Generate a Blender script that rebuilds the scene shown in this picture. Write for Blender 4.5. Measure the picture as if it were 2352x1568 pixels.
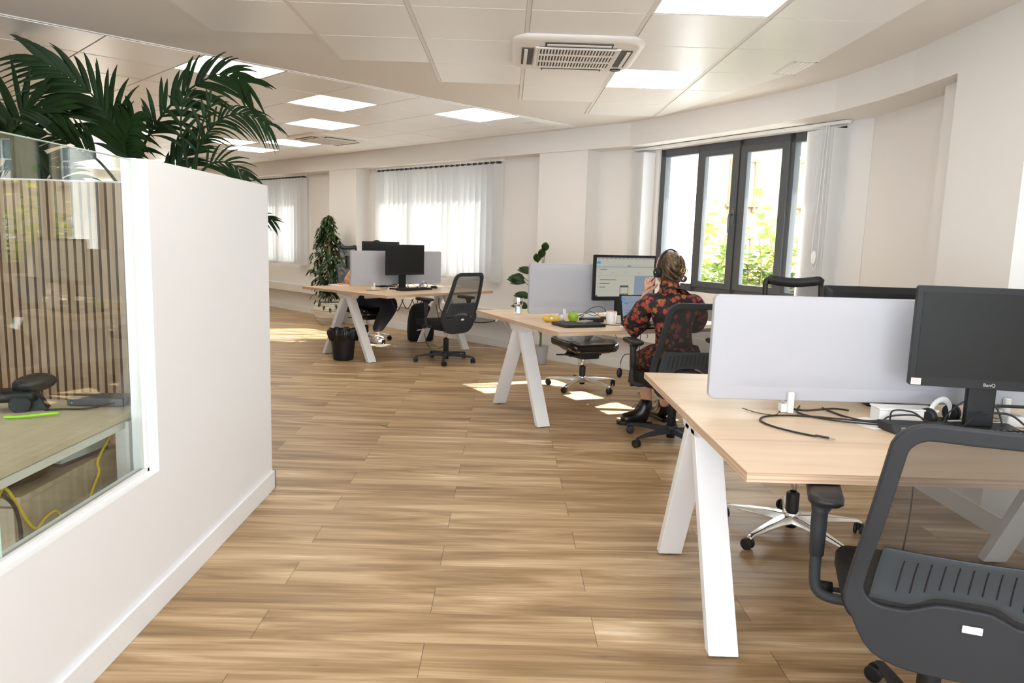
import bpy, math, random
from mathutils import Vector, Matrix
random.seed(7)
PI = math.pi
S = bpy.context.scene
COL = S.collection
for o in list(bpy.data.objects): bpy.data.objects.remove(o)

# ------------------------------------------------------------ camera, sky, sun, exposure
def setup_view():
    f, p, r, yaw, hc = 1671.1, .1397, .0303, -.0113, 1.345
    fw = Vector((0, math.cos(p), -math.sin(p))); up = Vector((0, math.sin(p), math.cos(p))); rt = Vector((1, 0, 0))
    rt2 = rt*math.cos(r) + up*math.sin(r); up2 = up*math.cos(r) - rt*math.sin(r)
    Rz = Matrix.Rotation(yaw, 3, 'Z')
    rt2, up2, fw = Rz@rt2, Rz@up2, Rz@fw
    cd = bpy.data.cameras.new('camera'); cam = bpy.data.objects.new('camera', cd); COL.objects.link(cam)
    cd.sensor_width = 36; cd.lens = f/2352*36; cd.clip_start = .05; cd.clip_end = 200
    M = Matrix((rt2, up2, -fw)).transposed().to_4x4(); M.translation = (0, 0, hc)
    cam.matrix_world = M
    S.camera = cam
setup_view()
S.view_settings.view_transform = 'Standard'; S.view_settings.look = 'None'
S.view_settings.exposure = 0.36; S.view_settings.gamma = 1
SUN_DIR = Vector((.93, .37, .85)).normalized()     # towards the sun
w = bpy.data.worlds.new('sky'); S.world = w; w.use_nodes = True
bg = w.node_tree.nodes['Background']; bg.inputs[0].default_value = (.86, .93, 1, 1); bg.inputs[1].default_value = 7.2
sd = bpy.data.lights.new('sun', 'SUN'); sd.energy = 30; sd.angle = .009; sd.color = (1, .96, .91)
so = bpy.data.objects.new('sun', sd); COL.objects.link(so); so.rotation_euler = SUN_DIR.to_track_quat('Z', 'Y').to_euler()
LAMP = 6.5      # strength of the ceiling light panels

# ------------------------------------------------------------ helpers
def tag(o, label=None, cat=None, group=None, kind=None):
    if label: o['label'] = label
    if cat: o['category'] = cat
    if group: o['group'] = group
    if kind: o['kind'] = kind
    return o
def empty(name, loc=(0, 0, 0), rz=0, label=None, cat=None, group=None, kind=None):
    o = bpy.data.objects.new(name, None); COL.objects.link(o); o.location = loc; o.rotation_euler = (0, 0, rz)
    o.empty_display_size = .1
    return tag(o, label, cat, group, kind)
def copy_tree(o, parent=None):
    c = o.copy(); COL.objects.link(c); c.parent = parent
    for ch in list(o.children): copy_tree(ch, c)
    return c
def T(x=0, y=0, z=0): return Matrix.Translation((x, y, z))
def R(a, ax='Z'): return Matrix.Rotation(a, 4, ax)
def rad(d): return math.radians(d)

class MB:
    def __init__(s): s.v = []; s.f = []; s.m = []; s.M = Matrix(); s.mi = 0
    def add(s, vs, fs):
        n = len(s.v); s.v += [tuple(s.M@Vector(v)) for v in vs]
        s.f += [tuple(n+i for i in f) for f in fs]; s.m += [s.mi]*len(fs); return s
    def box(s, x0, x1, y0, y1, z0, z1):
        v = [(x, y, z) for z in (z0, z1) for y in (y0, y1) for x in (x0, x1)]
        return s.add(v, [(0, 2, 3, 1), (4, 5, 7, 6), (0, 1, 5, 4), (2, 6, 7, 3), (0, 4, 6, 2), (1, 3, 7, 5)])
    def cbox(s, c, d):
        return s.box(c[0]-d[0]/2, c[0]+d[0]/2, c[1]-d[1]/2, c[1]+d[1]/2, c[2]-d[2]/2, c[2]+d[2]/2)
    def hexa(s, bot, top):
        return s.add(list(bot)+list(top), [(3, 2, 1, 0), (4, 5, 6, 7), (0, 1, 5, 4), (1, 2, 6, 5), (2, 3, 7, 6), (3, 0, 4, 7)])
    def prism(s, pts, z0, z1):
        n = len(pts)
        v = [(p[0], p[1], z0) for p in pts]+[(p[0], p[1], z1) for p in pts]
        return s.add(v, [tuple(range(n))[::-1], tuple(range(n, 2*n))]+[(i, (i+1) % n, n+(i+1) % n, n+i) for i in range(n)])
    def lathe(s, prof, c=(0, 0, 0), n=24, caps=True):
        v = []; f = []
        for r, z in prof:
            for i in range(n):
                a = 2*PI*i/n; v.append((c[0]+r*math.cos(a), c[1]+r*math.sin(a), c[2]+z))
        for k in range(len(prof)-1):
            for i in range(n):
                j = (i+1) % n; f.append((k*n+i, k*n+j, (k+1)*n+j, (k+1)*n+i))
        if caps:
            f.append(tuple(range(n))[::-1]); f.append(tuple((len(prof)-1)*n+i for i in range(n)))
        return s.add(v, f)
    def cyl(s, p0, p1, r0, r1=None, n=16):
        r1 = r0 if r1 is None else r1
        return s.tube([p0, p1], [r0, r1], n)
    def tube(s, pts, r, n=8, flat=None, up=None):
        pts = [Vector(p) for p in pts]; m = len(pts)
        rr = r if isinstance(r, (list, tuple)) else [r]*m
        v = []; f = []; prev = None
        for i, p in enumerate(pts):
            t = (pts[min(i+1, m-1)]-pts[max(i-1, 0)]).normalized()
            if prev is None:
                a = Vector(up) if up else (Vector((0, 0, 1)) if abs(t.z) < .9 else Vector((1, 0, 0)))
            else: a = prev
            b = t.cross(a).normalized(); a = b.cross(t).normalized(); prev = a
            fl = flat[i] if isinstance(flat, (list, tuple)) else (flat or 1)
            for k in range(n):
                an = 2*PI*k/n; v.append(tuple(p+b*math.cos(an)*rr[i]+a*math.sin(an)*rr[i]*fl))
        for i in range(m-1):
            for k in range(n):
                j = (k+1) % n; f.append((i*n+k, i*n+j, (i+1)*n+j, (i+1)*n+k))
        f.append(tuple(range(n))[::-1]); f.append(tuple((m-1)*n+k for k in range(n)))
        return s.add(v, f)
    def quad(s, a, b, c, d): return s.add([a, b, c, d], [(0, 1, 2, 3)])
    def ball(s, c, r, n=16, sc=(1, 1, 1)):
        k = n//2; prof = [(max(1e-4, r*math.sin(PI*i/k)), -r*math.cos(PI*i/k)) for i in range(k+1)]
        M0 = s.M; s.M = M0@T(*c)@Matrix.Diagonal((*sc, 1)); s.lathe(prof, n=n, caps=False); s.M = M0; return s
    def grid(s, fn, nu, nv, closed_u=False):
        v = [fn(i/nu, j/nv) for j in range(nv+1) for i in range(nu+1)]
        return s.add(v, [(j*(nu+1)+i, j*(nu+1)+i+1, (j+1)*(nu+1)+i+1, (j+1)*(nu+1)+i) for j in range(nv) for i in range(nu)])
    def build(s, name, mats, parent=None, smooth=False, bev=0, seg=2, solid=0, sub=0, label=None, kind=None, fix=True):
        me = bpy.data.meshes.new(name); me.from_pydata(s.v, [], s.f)
        if not isinstance(mats, (list, tuple)): mats = [mats]
        for m in mats: me.materials.append(m)
        me.polygons.foreach_set('material_index', s.m)
        if fix:
            import bmesh
            bm = bmesh.new(); bm.from_mesh(me); bmesh.ops.recalc_face_normals(bm, faces=bm.faces); bm.to_mesh(me); bm.free()
        me.update()
        o = bpy.data.objects.new(name, me); COL.objects.link(o)
        if parent: o.parent = parent
        if smooth:
            me.polygons.foreach_set('use_smooth', [True]*len(me.polygons))
        if solid: q = o.modifiers.new('s', 'SOLIDIFY'); q.thickness = solid; q.offset = 0
        if sub: q = o.modifiers.new('sub', 'SUBSURF'); q.levels = sub; q.render_levels = sub
        if bev:
            q = o.modifiers.new('b', 'BEVEL'); q.width = bev; q.segments = seg; q.limit_method = 'ANGLE'; q.angle_limit = rad(40)
            q.harden_normals = False
            if not smooth:
                me.polygons.foreach_set('use_smooth', [True]*len(me.polygons))
            for e_mod in (): pass
        if smooth or bev:
            try:
                q = o.modifiers.new('wn', 'WEIGHTED_NORMAL'); q.keep_sharp = True
            except Exception: pass
        if label: o['label'] = label
        if kind: o['kind'] = kind
        return o
def thing_mesh(mb, name, mats, label, cat, group=None, kind=None, loc=(0, 0, 0), rz=0, **kw):
    o = mb.build(name, mats, None, **kw); o.location = loc; o.rotation_euler = (0, 0, rz)
    return tag(o, label, cat, group, kind)
def struct(mb, name, mats, parent=None, **kw):
    o = mb.build(name, mats, parent, **kw)
    if parent is None: o['kind'] = 'structure'
    return o

def rrect(w, h, r, n=5, cx=0, cy=0):
    pts = []
    for (sx, sy, a0) in ((1, 1, 0), (-1, 1, 90), (-1, -1, 180), (1, -1, 270)):
        for i in range(n+1):
            a = rad(a0+90*i/n); pts.append((cx+sx*(w/2-r)+r*math.cos(a), cy+sy*(h/2-r)+r*math.sin(a)))
    return pts
def catmull(P, k=6, closed=False):
    P = [Vector(p) for p in P]; out = []; n = len(P)
    for i in range(n if closed else n-1):
        p0 = P[(i-1) % n] if closed or i > 0 else P[0]; p1 = P[i]; p2 = P[(i+1) % n]
        p3 = P[(i+2) % n] if closed or i+2 < n else P[-1]
        for j in range(k):
            t = j/k
            out.append(.5*((2*p1)+(-p0+p2)*t+(2*p0-5*p1+4*p2-p3)*t*t+(-p0+3*p1-3*p2+p3)*t**3))
    if not closed: out.append(P[-1])
    return out

# ------------------------------------------------------------ materials
MATS = {}
def mat(name, col=(.8, .8, .8), rough=.5, metal=0, spec=.5, trans=0, bump=0, bscale=200, emit=None, coat=0, vary=0, vscale=5):
    m = bpy.data.materials.new(name); m.use_nodes = True; nt = m.node_tree; b = nt.nodes['Principled BSDF']
    b.inputs['Base Color'].default_value = (*col, 1); b.inputs['Roughness'].default_value = rough
    b.inputs['Metallic'].default_value = metal; b.inputs['Specular IOR Level'].default_value = spec
    b.inputs['Transmission Weight'].default_value = trans; b.inputs['Coat Weight'].default_value = coat
    if emit: b.inputs['Emission Color'].default_value = (*emit[0], 1); b.inputs['Emission Strength'].default_value = emit[1]
    if bump or vary:
        tc = nt.nodes.new('ShaderNodeTexCoord')
    if bump:
        n = nt.nodes.new('ShaderNodeTexNoise'); n.inputs['Scale'].default_value = bscale; n.inputs['Detail'].default_value = 3
        bp = nt.nodes.new('ShaderNodeBump'); bp.inputs['Strength'].default_value = bump; bp.inputs['Distance'].default_value = .002
        nt.links.new(tc.outputs['Object'], n.inputs['Vector']); nt.links.new(n.outputs['Fac'], bp.inputs['Height']); nt.links.new(bp.outputs[0], b.inputs['Normal'])
    if vary:
        n = nt.nodes.new('ShaderNodeTexNoise'); n.inputs['Scale'].default_value = vscale; n.inputs['Detail'].default_value = 4
        hs = nt.nodes.new('ShaderNodeMixRGB'); hs.blend_type = 'MULTIPLY'; hs.inputs['Fac'].default_value = 1; hs.inputs[1].default_value = (*col, 1)
        cr = nt.nodes.new('ShaderNodeValToRGB'); cr.color_ramp.elements[0].position = .3; cr.color_ramp.elements[1].position = .7
        cr.color_ramp.elements[0].color = (1-vary, 1-vary, 1-vary, 1)
        nt.links.new(tc.outputs['Object'], n.inputs['Vector']); nt.links.new(n.outputs['Fac'], cr.inputs[0]); nt.links.new(cr.outputs[0], hs.inputs[2]); nt.links.new(hs.outputs[0], b.inputs['Base Color'])
    MATS[name] = m; return m
def math_node(nt, op, a, b=None):
    n = nt.nodes.new('ShaderNodeMath'); n.operation = op
    for i, x in enumerate((a, b)):
        if x is None: continue
        if isinstance(x, (int, float)): n.inputs[i].default_value = x
        else: nt.links.new(x, n.inputs[i])
    return n.outputs[0]
def glassmat(name, tint=(.97, .99, .98), ior=1.45, rough=0):
    m = bpy.data.materials.new(name); m.use_nodes = True; nt = m.node_tree; nt.nodes.remove(nt.nodes['Principled BSDF'])
    out = nt.nodes['Material Output']; t = nt.nodes.new('ShaderNodeBsdfTransparent'); t.inputs[0].default_value = (*tint, 1)
    g = nt.nodes.new('ShaderNodeBsdfGlossy'); g.inputs['Roughness'].default_value = rough
    lw = nt.nodes.new('ShaderNodeLayerWeight'); lw.inputs[0].default_value = .5
    sch = math_node(nt, 'ADD', math_node(nt, 'MULTIPLY', math_node(nt, 'POWER', lw.outputs['Facing'], 5), .95), ((ior-1)/(ior+1))**2); mx = nt.nodes.new('ShaderNodeMixShader')
    nt.links.new(sch, mx.inputs[0]); nt.links.new(t.outputs[0], mx.inputs[1]); nt.links.new(g.outputs[0], mx.inputs[2]); nt.links.new(mx.outputs[0], out.inputs[0])
    MATS[name] = m; return m
def meshmat(name, col, alpha, rough=.6):
    m = mat(name, col, rough); nt = m.node_tree; b = nt.nodes['Principled BSDF']; out = nt.nodes['Material Output']
    t = nt.nodes.new('ShaderNodeBsdfTransparent'); mx = nt.nodes.new('ShaderNodeMixShader'); mx.inputs[0].default_value = alpha
    nt.links.new(t.outputs[0], mx.inputs[1]); nt.links.new(b.outputs[0], mx.inputs[2]); nt.links.new(mx.outputs[0], out.inputs[0]); return m
def clothmat(name, col, trl, mixf):
    m = mat(name, col, .9); nt = m.node_tree; b = nt.nodes['Principled BSDF']; out = nt.nodes['Material Output']
    t = nt.nodes.new('ShaderNodeBsdfTranslucent'); t.inputs[0].default_value = (*trl, 1); mx = nt.nodes.new('ShaderNodeMixShader'); mx.inputs[0].default_value = mixf
    nt.links.new(b.outputs[0], mx.inputs[1]); nt.links.new(t.outputs[0], mx.inputs[2]); nt.links.new(mx.outputs[0], out.inputs[0]); return m
def woodmat(name, stops, sx=1.2, sy=22, planks=None, rough=.45, axis=0, warp=.6, contrast=(.3, .72), bumpy=.0):
    """grain runs along `axis`; planks=(length,width,seam_y,joint_x)"""
    m = bpy.data.materials.new(name); m.use_nodes = True; nt = m.node_tree; L = nt.links; b = nt.nodes['Principled BSDF']
    tc = nt.nodes.new('ShaderNodeTexCoord'); sp = nt.nodes.new('ShaderNodeSeparateXYZ'); L.new(tc.outputs['Object'], sp.inputs[0])
    X, Y, Z = sp.outputs[axis], sp.outputs[1-axis] if axis < 2 else sp.outputs[0], sp.outputs[2] if axis < 2 else sp.outputs[1]
    if planks:
        pl, pw, y0, x0 = planks
        yr = math_node(nt, 'DIVIDE', math_node(nt, 'SUBTRACT', Y, y0), pw); row = math_node(nt, 'FLOOR', yr)
        par = math_node(nt, 'MODULO', math_node(nt, 'ADD', row, 1000), 2)
        xr = math_node(nt, 'ADD', math_node(nt, 'DIVIDE', math_node(nt, 'SUBTRACT', X, x0), pl), math_node(nt, 'MULTIPLY', math_node(nt, 'SUBTRACT', 1, par), .5))
        colm = math_node(nt, 'FLOOR', xr)
        idn = math_node(nt, 'ADD', math_node(nt, 'MULTIPLY', row, 13.37), math_node(nt, 'MULTIPLY', colm, 7.91))
        wn = nt.nodes.new('ShaderNodeTexWhiteNoise'); wn.noise_dimensions = '1D'; L.new(idn, wn.inputs['W'])
        rnd = wn.outputs['Value']
        fx = math_node(nt, 'FRACT', xr); fy = math_node(nt, 'FRACT', yr)
    else: rnd = 0.0
    cb = nt.nodes.new('ShaderNodeCombineXYZ')
    L.new(math_node(nt, 'MULTIPLY', X, sx), cb.inputs[0]); L.new(math_node(nt, 'MULTIPLY', Y, sy), cb.inputs[1])
    if planks: L.new(math_node(nt, 'MULTIPLY', rnd, 57.0), cb.inputs[2])
    else: L.new(math_node(nt, 'MULTIPLY', Z, sy), cb.inputs[2])
    n1 = nt.nodes.new('ShaderNodeTexNoise'); n1.inputs['Scale'].default_value = 1; n1.inputs['Detail'].default_value = 5; n1.inputs['Roughness'].default_value = .55; n1.inputs['Distortion'].default_value = warp
    L.new(cb.outputs[0], n1.inputs['Vector'])
    cb2 = nt.nodes.new('ShaderNodeCombineXYZ')
    L.new(math_node(nt, 'MULTIPLY', X, sx*2.5), cb2.inputs[0]); L.new(math_node(nt, 'MULTIPLY', Y, sy*9), cb2.inputs[1])
    L.new(math_node(nt, 'MULTIPLY', rnd, 31.0) if planks else math_node(nt, 'MULTIPLY', Z, sy*9), cb2.inputs[2])
    n2 = nt.nodes.new('ShaderNodeTexNoise'); n2.inputs['Scale'].default_value = 1; n2.inputs['Detail'].default_value = 4; L.new(cb2.outputs[0], n2.inputs['Vector'])
    f = math_node(nt, 'ADD', math_node(nt, 'MULTIPLY', n1.outputs['Fac'], .74), math_node(nt, 'MULTIPLY', n2.outputs['Fac'], .26))
    if planks:
        f = math_node(nt, 'ADD', f, math_node(nt, 'MULTIPLY', math_node(nt, 'SUBTRACT', rnd, .5), .07))
    mr = nt.nodes.new('ShaderNodeMapRange'); mr.inputs[1].default_value = contrast[0]; mr.inputs[2].default_value = contrast[1]; L.new(f, mr.inputs[0])
    cr = nt.nodes.new('ShaderNodeValToRGB'); L.new(mr.outputs[0], cr.inputs[0]); el = cr.color_ramp.elements
    while len(el) < len(stops): el.new(.5)
    for e, (p, c) in zip(el, stops): e.position = p; e.color = (*c, 1)
    colr = cr.outputs[0]
    # small knots
    vk = nt.nodes.new('ShaderNodeTexVoronoi'); vk.inputs['Scale'].default_value = 1
    cbk = nt.nodes.new('ShaderNodeCombineXYZ'); L.new(math_node(nt, 'MULTIPLY', X, 2.4), cbk.inputs[0]); L.new(math_node(nt, 'MULTIPLY', Y, 7.0), cbk.inputs[1]); L.new(cbk.outputs[0], vk.inputs['Vector'])
    kn = nt.nodes.new('ShaderNodeMapRange'); kn.inputs[1].default_value = .0; kn.inputs[2].default_value = .07; kn.inputs[3].default_value = .55; kn.inputs[4].default_value = 1; L.new(vk.outputs['Distance'], kn.inputs[0])
    mk = nt.nodes.new('ShaderNodeMixRGB'); mk.blend_type = 'MULTIPLY'; mk.inputs[0].default_value = .8; L.new(colr, mk.inputs[1]); L.new(kn.outputs[0], mk.inputs[2]); colr = mk.outputs[0]
    if planks:
        # dark butt joints, faint long seams
        ex = math_node(nt, 'LESS_THAN', math_node(nt, 'MULTIPLY', fx, pl), .0022)
        ey = math_node(nt, 'LESS_THAN', math_node(nt, 'MULTIPLY', fy, pw), .0016)
        g = math_node(nt, 'SUBTRACT', 1, math_node(nt, 'MAXIMUM', math_node(nt, 'MULTIPLY', ex, .75), math_node(nt, 'MULTIPLY', ey, .12)))
        mj = nt.nodes.new('ShaderNodeMixRGB'); mj.blend_type = 'MULTIPLY'; mj.inputs[0].default_value = 1; L.new(colr, mj.inputs[1]); L.new(g, mj.inputs[2]); colr = mj.outputs[0]
    L.new(colr, b.inputs['Base Color']); b.inputs['Roughness'].default_value = rough
    if bumpy:
        bp = nt.nodes.new('ShaderNodeBump'); bp.inputs['Strength'].default_value = bumpy; bp.inputs['Distance'].default_value = .001; L.new(n2.outputs['Fac'], bp.inputs['Height']); L.new(bp.outputs[0], b.inputs['Normal'])
    MATS[name] = m; return m
def stripemat(name, cols, freq, axis=2, rough=.5):
    m = bpy.data.materials.new(name); m.use_nodes = True; nt = m.node_tree; b = nt.nodes['Principled BSDF']
    tc = nt.nodes.new('ShaderNodeTexCoord'); sp = nt.nodes.new('ShaderNodeSeparateXYZ'); nt.links.new(tc.outputs['Object'], sp.inputs[0])
    cb = nt.nodes.new('ShaderNodeCombineXYZ')
    nt.links.new(math_node(nt, 'MULTIPLY', sp.outputs[axis], freq), cb.inputs[0])
    nt.links.new(math_node(nt, 'MULTIPLY', sp.outputs[(axis+1) % 3], 2), cb.inputs[1]); nt.links.new(math_node(nt, 'MULTIPLY', sp.outputs[(axis+2) % 3], 2), cb.inputs[2])
    n = nt.nodes.new('ShaderNodeTexNoise'); n.inputs['Scale'].default_value = 1; n.inputs['Detail'].default_value = 2; nt.links.new(cb.outputs[0], n.inputs['Vector'])
    cr = nt.nodes.new('ShaderNodeValToRGB'); cr.color_ramp.elements[0].position = .38; cr.color_ramp.elements[1].position = .62
    cr.color_ramp.elements[0].color = (*cols[0], 1); cr.color_ramp.elements[1].color = (*cols[1], 1)
    nt.links.new(n.outputs['Fac'], cr.inputs[0]); nt.links.new(cr.outputs[0], b.inputs['Base Color']); b.inputs['Roughness'].default_value = rough
    MATS[name] = m; return m

WALL = mat('white_wall_paint', (.77, .75, .725), .85, bump=.15, bscale=90)
PLASTER = mat('ceiling_plaster', (.76, .735, .70), .9)
TILE = mat('ceiling_tile', (.88, .875, .865), .34, metal=.12, spec=.5, bump=.08, bscale=500)
TBAR = mat('ceiling_bar', (.78, .76, .73), .4)
PWHITE = mat('partition_paint', (.875, .90, .935), .75)
BASEB = mat('baseboard_white', (.80, .80, .78), .5)
FLOOR = woodmat('oak_floor_planks', [(0, (.16, .09, .037)), (.35, (.31, .195, .09)), (.62, (.47, .32, .172)), (.85, (.62, .455, .28)), (1, (.78, .63, .45))], sx=.9, sy=8.5, planks=(1.2*.9676, .195, 4.025, .343), rough=.42, warp=1.2, contrast=(.27, .70), bumpy=.05)
DESKW = woodmat('light_oak_laminate', [(0, (.56, .40, .26)), (.4, (.70, .53, .36)), (1, (.78, .62, .45))], sx=1.3, sy=14, rough=.35, contrast=(.25, .75))
DESKE = stripemat('oak_edge_band', ((.46, .30, .19), (.66, .48, .34)), 260, 2)
SLATW = woodmat('slat_oak', [(0, (.27, .18, .115)), (.5, (.36, .25, .165)), (1, (.45, .32, .22))], sx=3, sy=40, rough=.6, axis=2)
FELT = mat('black_felt', (.012, .012, .014), .95)
WMETAL = mat('white_powdercoat', (.82, .82, .83), .4)
GMETAL = mat('grey_frame_metal', (.07, .074, .08), .45)
BLACKP = mat('black_plastic', (.014, .014, .016), .45, spec=.35)
DARKP = mat('charcoal_plastic', (.028, .031, .036), .6, spec=.35, bump=.1, bscale=900)
LUMB = mat('slate_lumbar_plastic', (.036, .047, .056), .42, bump=.15, bscale=1200)
BLACKF = mat('black_fabric', (.010, .010, .012), .95, bump=.3, bscale=600)
GLOSSB = mat('glossy_black', (.008, .008, .009), .18)
CHROME = mat('polished_aluminium', (.78, .77, .75), .16, metal=1)
STEEL = mat('brushed_steel', (.6, .6, .6), .3, metal=1)
MESHB = meshmat('black_chair_mesh', (.05, .05, .055), .62)
MESHN = meshmat('black_chair_mesh_open', (.030, .028, .027), .66)
SCREEN = mat('dark_lcd', (.018, .019, .018), .3, spec=.12)
MONP = mat('monitor_plastic', (.014, .014, .015), .42, spec=.25)
DIVF = mat('grey_divider_felt', (.46, .465, .505), .95, bump=.35, bscale=900)
WPLAS = mat('white_plastic', (.82, .82, .80), .35)
RUBBER = mat('cable_black', (.012, .012, .013), .5)
PAPER = mat('paper_white', (.88, .87, .85), .8)
ORANGE = mat('orange', (.85, .22, .03), .5)
YELLOWC = mat('yellow_cable', (.85, .62, .02), .45)
LIME = mat('lime_plastic', (.35, .78, .02), .4)
GLASS = glassmat('window_glass')
PGLASS = glassmat('partition_glass', (.93, .96, .93), 1.62)
BLIND = clothmat('blind_fabric', (.62, .62, .615), (.78, .80, .82), .10)
BLINDO = clothmat('blind_fabric_open', (.80, .795, .79), (.8, .79, .77), .30)
SKIN = mat('skin', (.66, .36, .24), .5)
LEAF = mat('dark_leaf', (.022, .06, .010), .45, spec=.35, vary=.5, vscale=9)
PALM = mat('palm_leaf', (.014, .042, .008), .55, spec=.25, vary=.5, vscale=4)
STEMG = mat('green_stem', (.10, .16, .05), .6)
SOIL = mat('soil', (.03, .02, .014), 1)
VINE = clothmat('vine_leaf', (.14, .20, .05), (.22, .30, .05), .45)
VINE2 = clothmat('vine_leaf_yellow', (.30, .29, .04), (.38, .36, .04), .45)
BARK = mat('vine_stem_bark', (.25, .18, .10), .9)
FACADE = mat('cream_facade', (.30, .235, .165), .9, bump=.1)
FTRIM = mat('facade_trim', (.22, .16, .10), .9)
LIGHT = mat('lamp_diffuser', (1, 1, 1), .5, emit=((1, .95, .87), LAMP))

def leaf_poly(mb, base, dirv, up, L, W, bend=.25, seg=3):
    """bent pointed leaf"""
    d = Vector(dirv).normalized(); u = Vector(up); s = d.cross(u)
    if s.length < 1e-3: s = Vector((1, 0, 0))
    s.normalize(); u = s.cross(d).normalized(); b = Vector(base)
    prof = [0, .8, 1, .62, 0] if seg == 3 else [0, 1, 0]
    ts = [0, .25, .5, .78, 1] if seg == 3 else [0, .5, 1]
    vs = []
    for t, wv in zip(ts, prof):
        c = b+d*L*t-Vector((0, 0, 1))*bend*L*t*t+u*0
        vs += [tuple(c-s*W*wv/2), tuple(c+u*W*wv*.08), tuple(c+s*W*wv/2)] if 0 < wv else [tuple(c)]
    fs = []; n = len(ts)
    # index map
    idx = [0]; k = 1
    rows = [[0]]
    for i in range(1, n-1): rows.append([k, k+1, k+2]); k += 3
    rows.append([k])
    a = rows[1]; fs += [(0, a[1], a[0]), (0, a[2], a[1])]
    for i in range(1, n-2):
        p, q = rows[i], rows[i+1]; fs += [(p[0], p[1], q[1], q[0]), (p[1], p[2], q[2], q[1])]
    p = rows[-2]; e = rows[-1][0]; fs += [(p[0], p[1], e), (p[1], p[2], e)]
    mb.add(vs, fs)
# ------------------------------------------------------------ room shell
H, SOF = 2.53, 2.30
K1 = Vector((1.446, 7.554, 0))
dA = Vector((-.70711, .70711, 0)); nA = Vector((.70711, .70711, 0))
dB = Vector((.5, -.8660, 0)); nB = Vector((.8660, .5, 0))
def frame(o, d, n):
    M = Matrix.Identity(4)
    for i in range(3): M[i][0] = d[i]; M[i][1] = n[i]; M[i][3] = o[i]
    return M
MA, MBm = frame(K1, dA, nA), frame(K1, dB, nB)
def wall_open(mb, s0, s1, n0, n1, z0, z1, ops):
    s = s0
    for a, b, c, d in ops:
        mb.box(s, a, n0, n1, z0, z1); mb.box(a, b, n0, n1, z0, c); mb.box(a, b, n0, n1, d, z1); s = b
    mb.box(s, s1, n0, n1, z0, z1)
FP = [(-11.2, -4), (3.1, -4), (3.1, 5.5), (3.18, 5.79), (1.983, 7.864), (1.72, 7.88), (-11.2, 20.8)]
m = MB(); m.prism(FP, -.1, 0); struct(m, 'floor', FLOOR)
m = MB(); m.prism(FP, H, H+.12); struct(m, 'ceiling', PLASTER)

ZS = .90   # window sill
winA = [(2.20, 4.56, ZS, 2.27), (6.78, 9.14, ZS, 2.27), (11.3, 13.6, ZS, 2.27)]
m = MB(); m.M = MA; wall_open(m, -.05, 16.5, 0, .42, 0, H, winA); struct(m, 'wall_back', WALL)
m = MB(); m.M = MBm; wall_open(m, -.03, 2.42, 0, .62, 0, H, [(.12, 2.20, ZS, 2.27)]); struct(m, 'wall_window', WALL)
m = MB()
m.box(2.66, 3.1, 4.37, 5.47, 0, H); m.box(2.52, 3.1, 4.06, 4.37, 0, H)
m.box(2.40, 3.1, 3.46, 4.06, 0, H)
m.box(2.66, 3.1, .9, 3.46, 0, ZS); m.box(2.40, 3.1, .9, 3.46, SOF, H); m.box(2.40, 3.1, -1.2, .9, 0, H)
m.box(2.66, 3.1, -3.4, -1.2, 0, ZS); m.box(2.40, 3.1, -3.4, -1.2, SOF, H); m.box(2.4, 3.1, -4, -3.4, 0, H)
struct(m, 'wall_right', WALL)
m = MB(); m.box(-11.2, -11, -4, 22, 0, H); struct(m, 'wall_left', WALL)
m = MB()   # unseen wall behind the camera, wide window opening shaped to brighten the near room
m.box(-11, -5.2, -3.15, -3, 0, H); m.box(-5.2, 2.4, -3.15, -3, 0, .12); m.box(-5.2, 2.4, -3.15, -3, 2.42, H)
for x in (-5.2, -2.7, -.2, 2.3): m.box(x, x+.08, -3.12, -3.03, .12, 2.42)
struct(m, 'wall_behind', WALL)
# piers
m = MB(); m.M = MA; m.box(.66, 1.348, -.212, 0, 0, SOF+.01); struct(m, 'trim_1', WALL)
m = MB(); m.M = MA; m.box(4.976, 5.71, -.226, 0, 0, H); struct(m, 'trim_2', WALL)
m = MB(); m.M = MA; m.box(9.6, 10.4, -.226, 0, 0, H); struct(m, 'trim_3', WALL)
# bulkhead running round below the ceiling
out = [(-9, 17.66), (1.2, 7.46), (1.55, 6.86), (1.9, 6.23), (2.15, 5.7), (2.29, 5.3), (2.37, 4.85), (2.40, 4.5), (2.40, 4.06)]
inn = [(-9, 18.1), (1.47, 7.57), (1.78, 7.04), (2.08, 6.50), (2.42, 5.92), (2.69, 5.45), (2.70, 5.0), (2.70, 4.5), (2.70, 4.06)]
m = MB()
v = [(*p, SOF) for p in out]+[(*p, SOF) for p in inn]+[(*p, H+.02) for p in out]+[(*p, H+.02) for p in inn]
n = len(out); fs = []
for i in range(n-1):
    fs += [(i, i+1, n+i+1, n+i), (2*n+i, 2*n+i+1, 3*n+i+1, 3*n+i), (i, i+1, 2*n+i+1, 2*n+i), (n+i, n+i+1, 3*n+i+1, 3*n+i)]
fs += [(0, n, 3*n, 2*n), (n-1, 2*n-1, 4*n-1, 3*n-1)]
m.add(v, fs); struct(m, 'trim_4', WALL)
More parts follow.
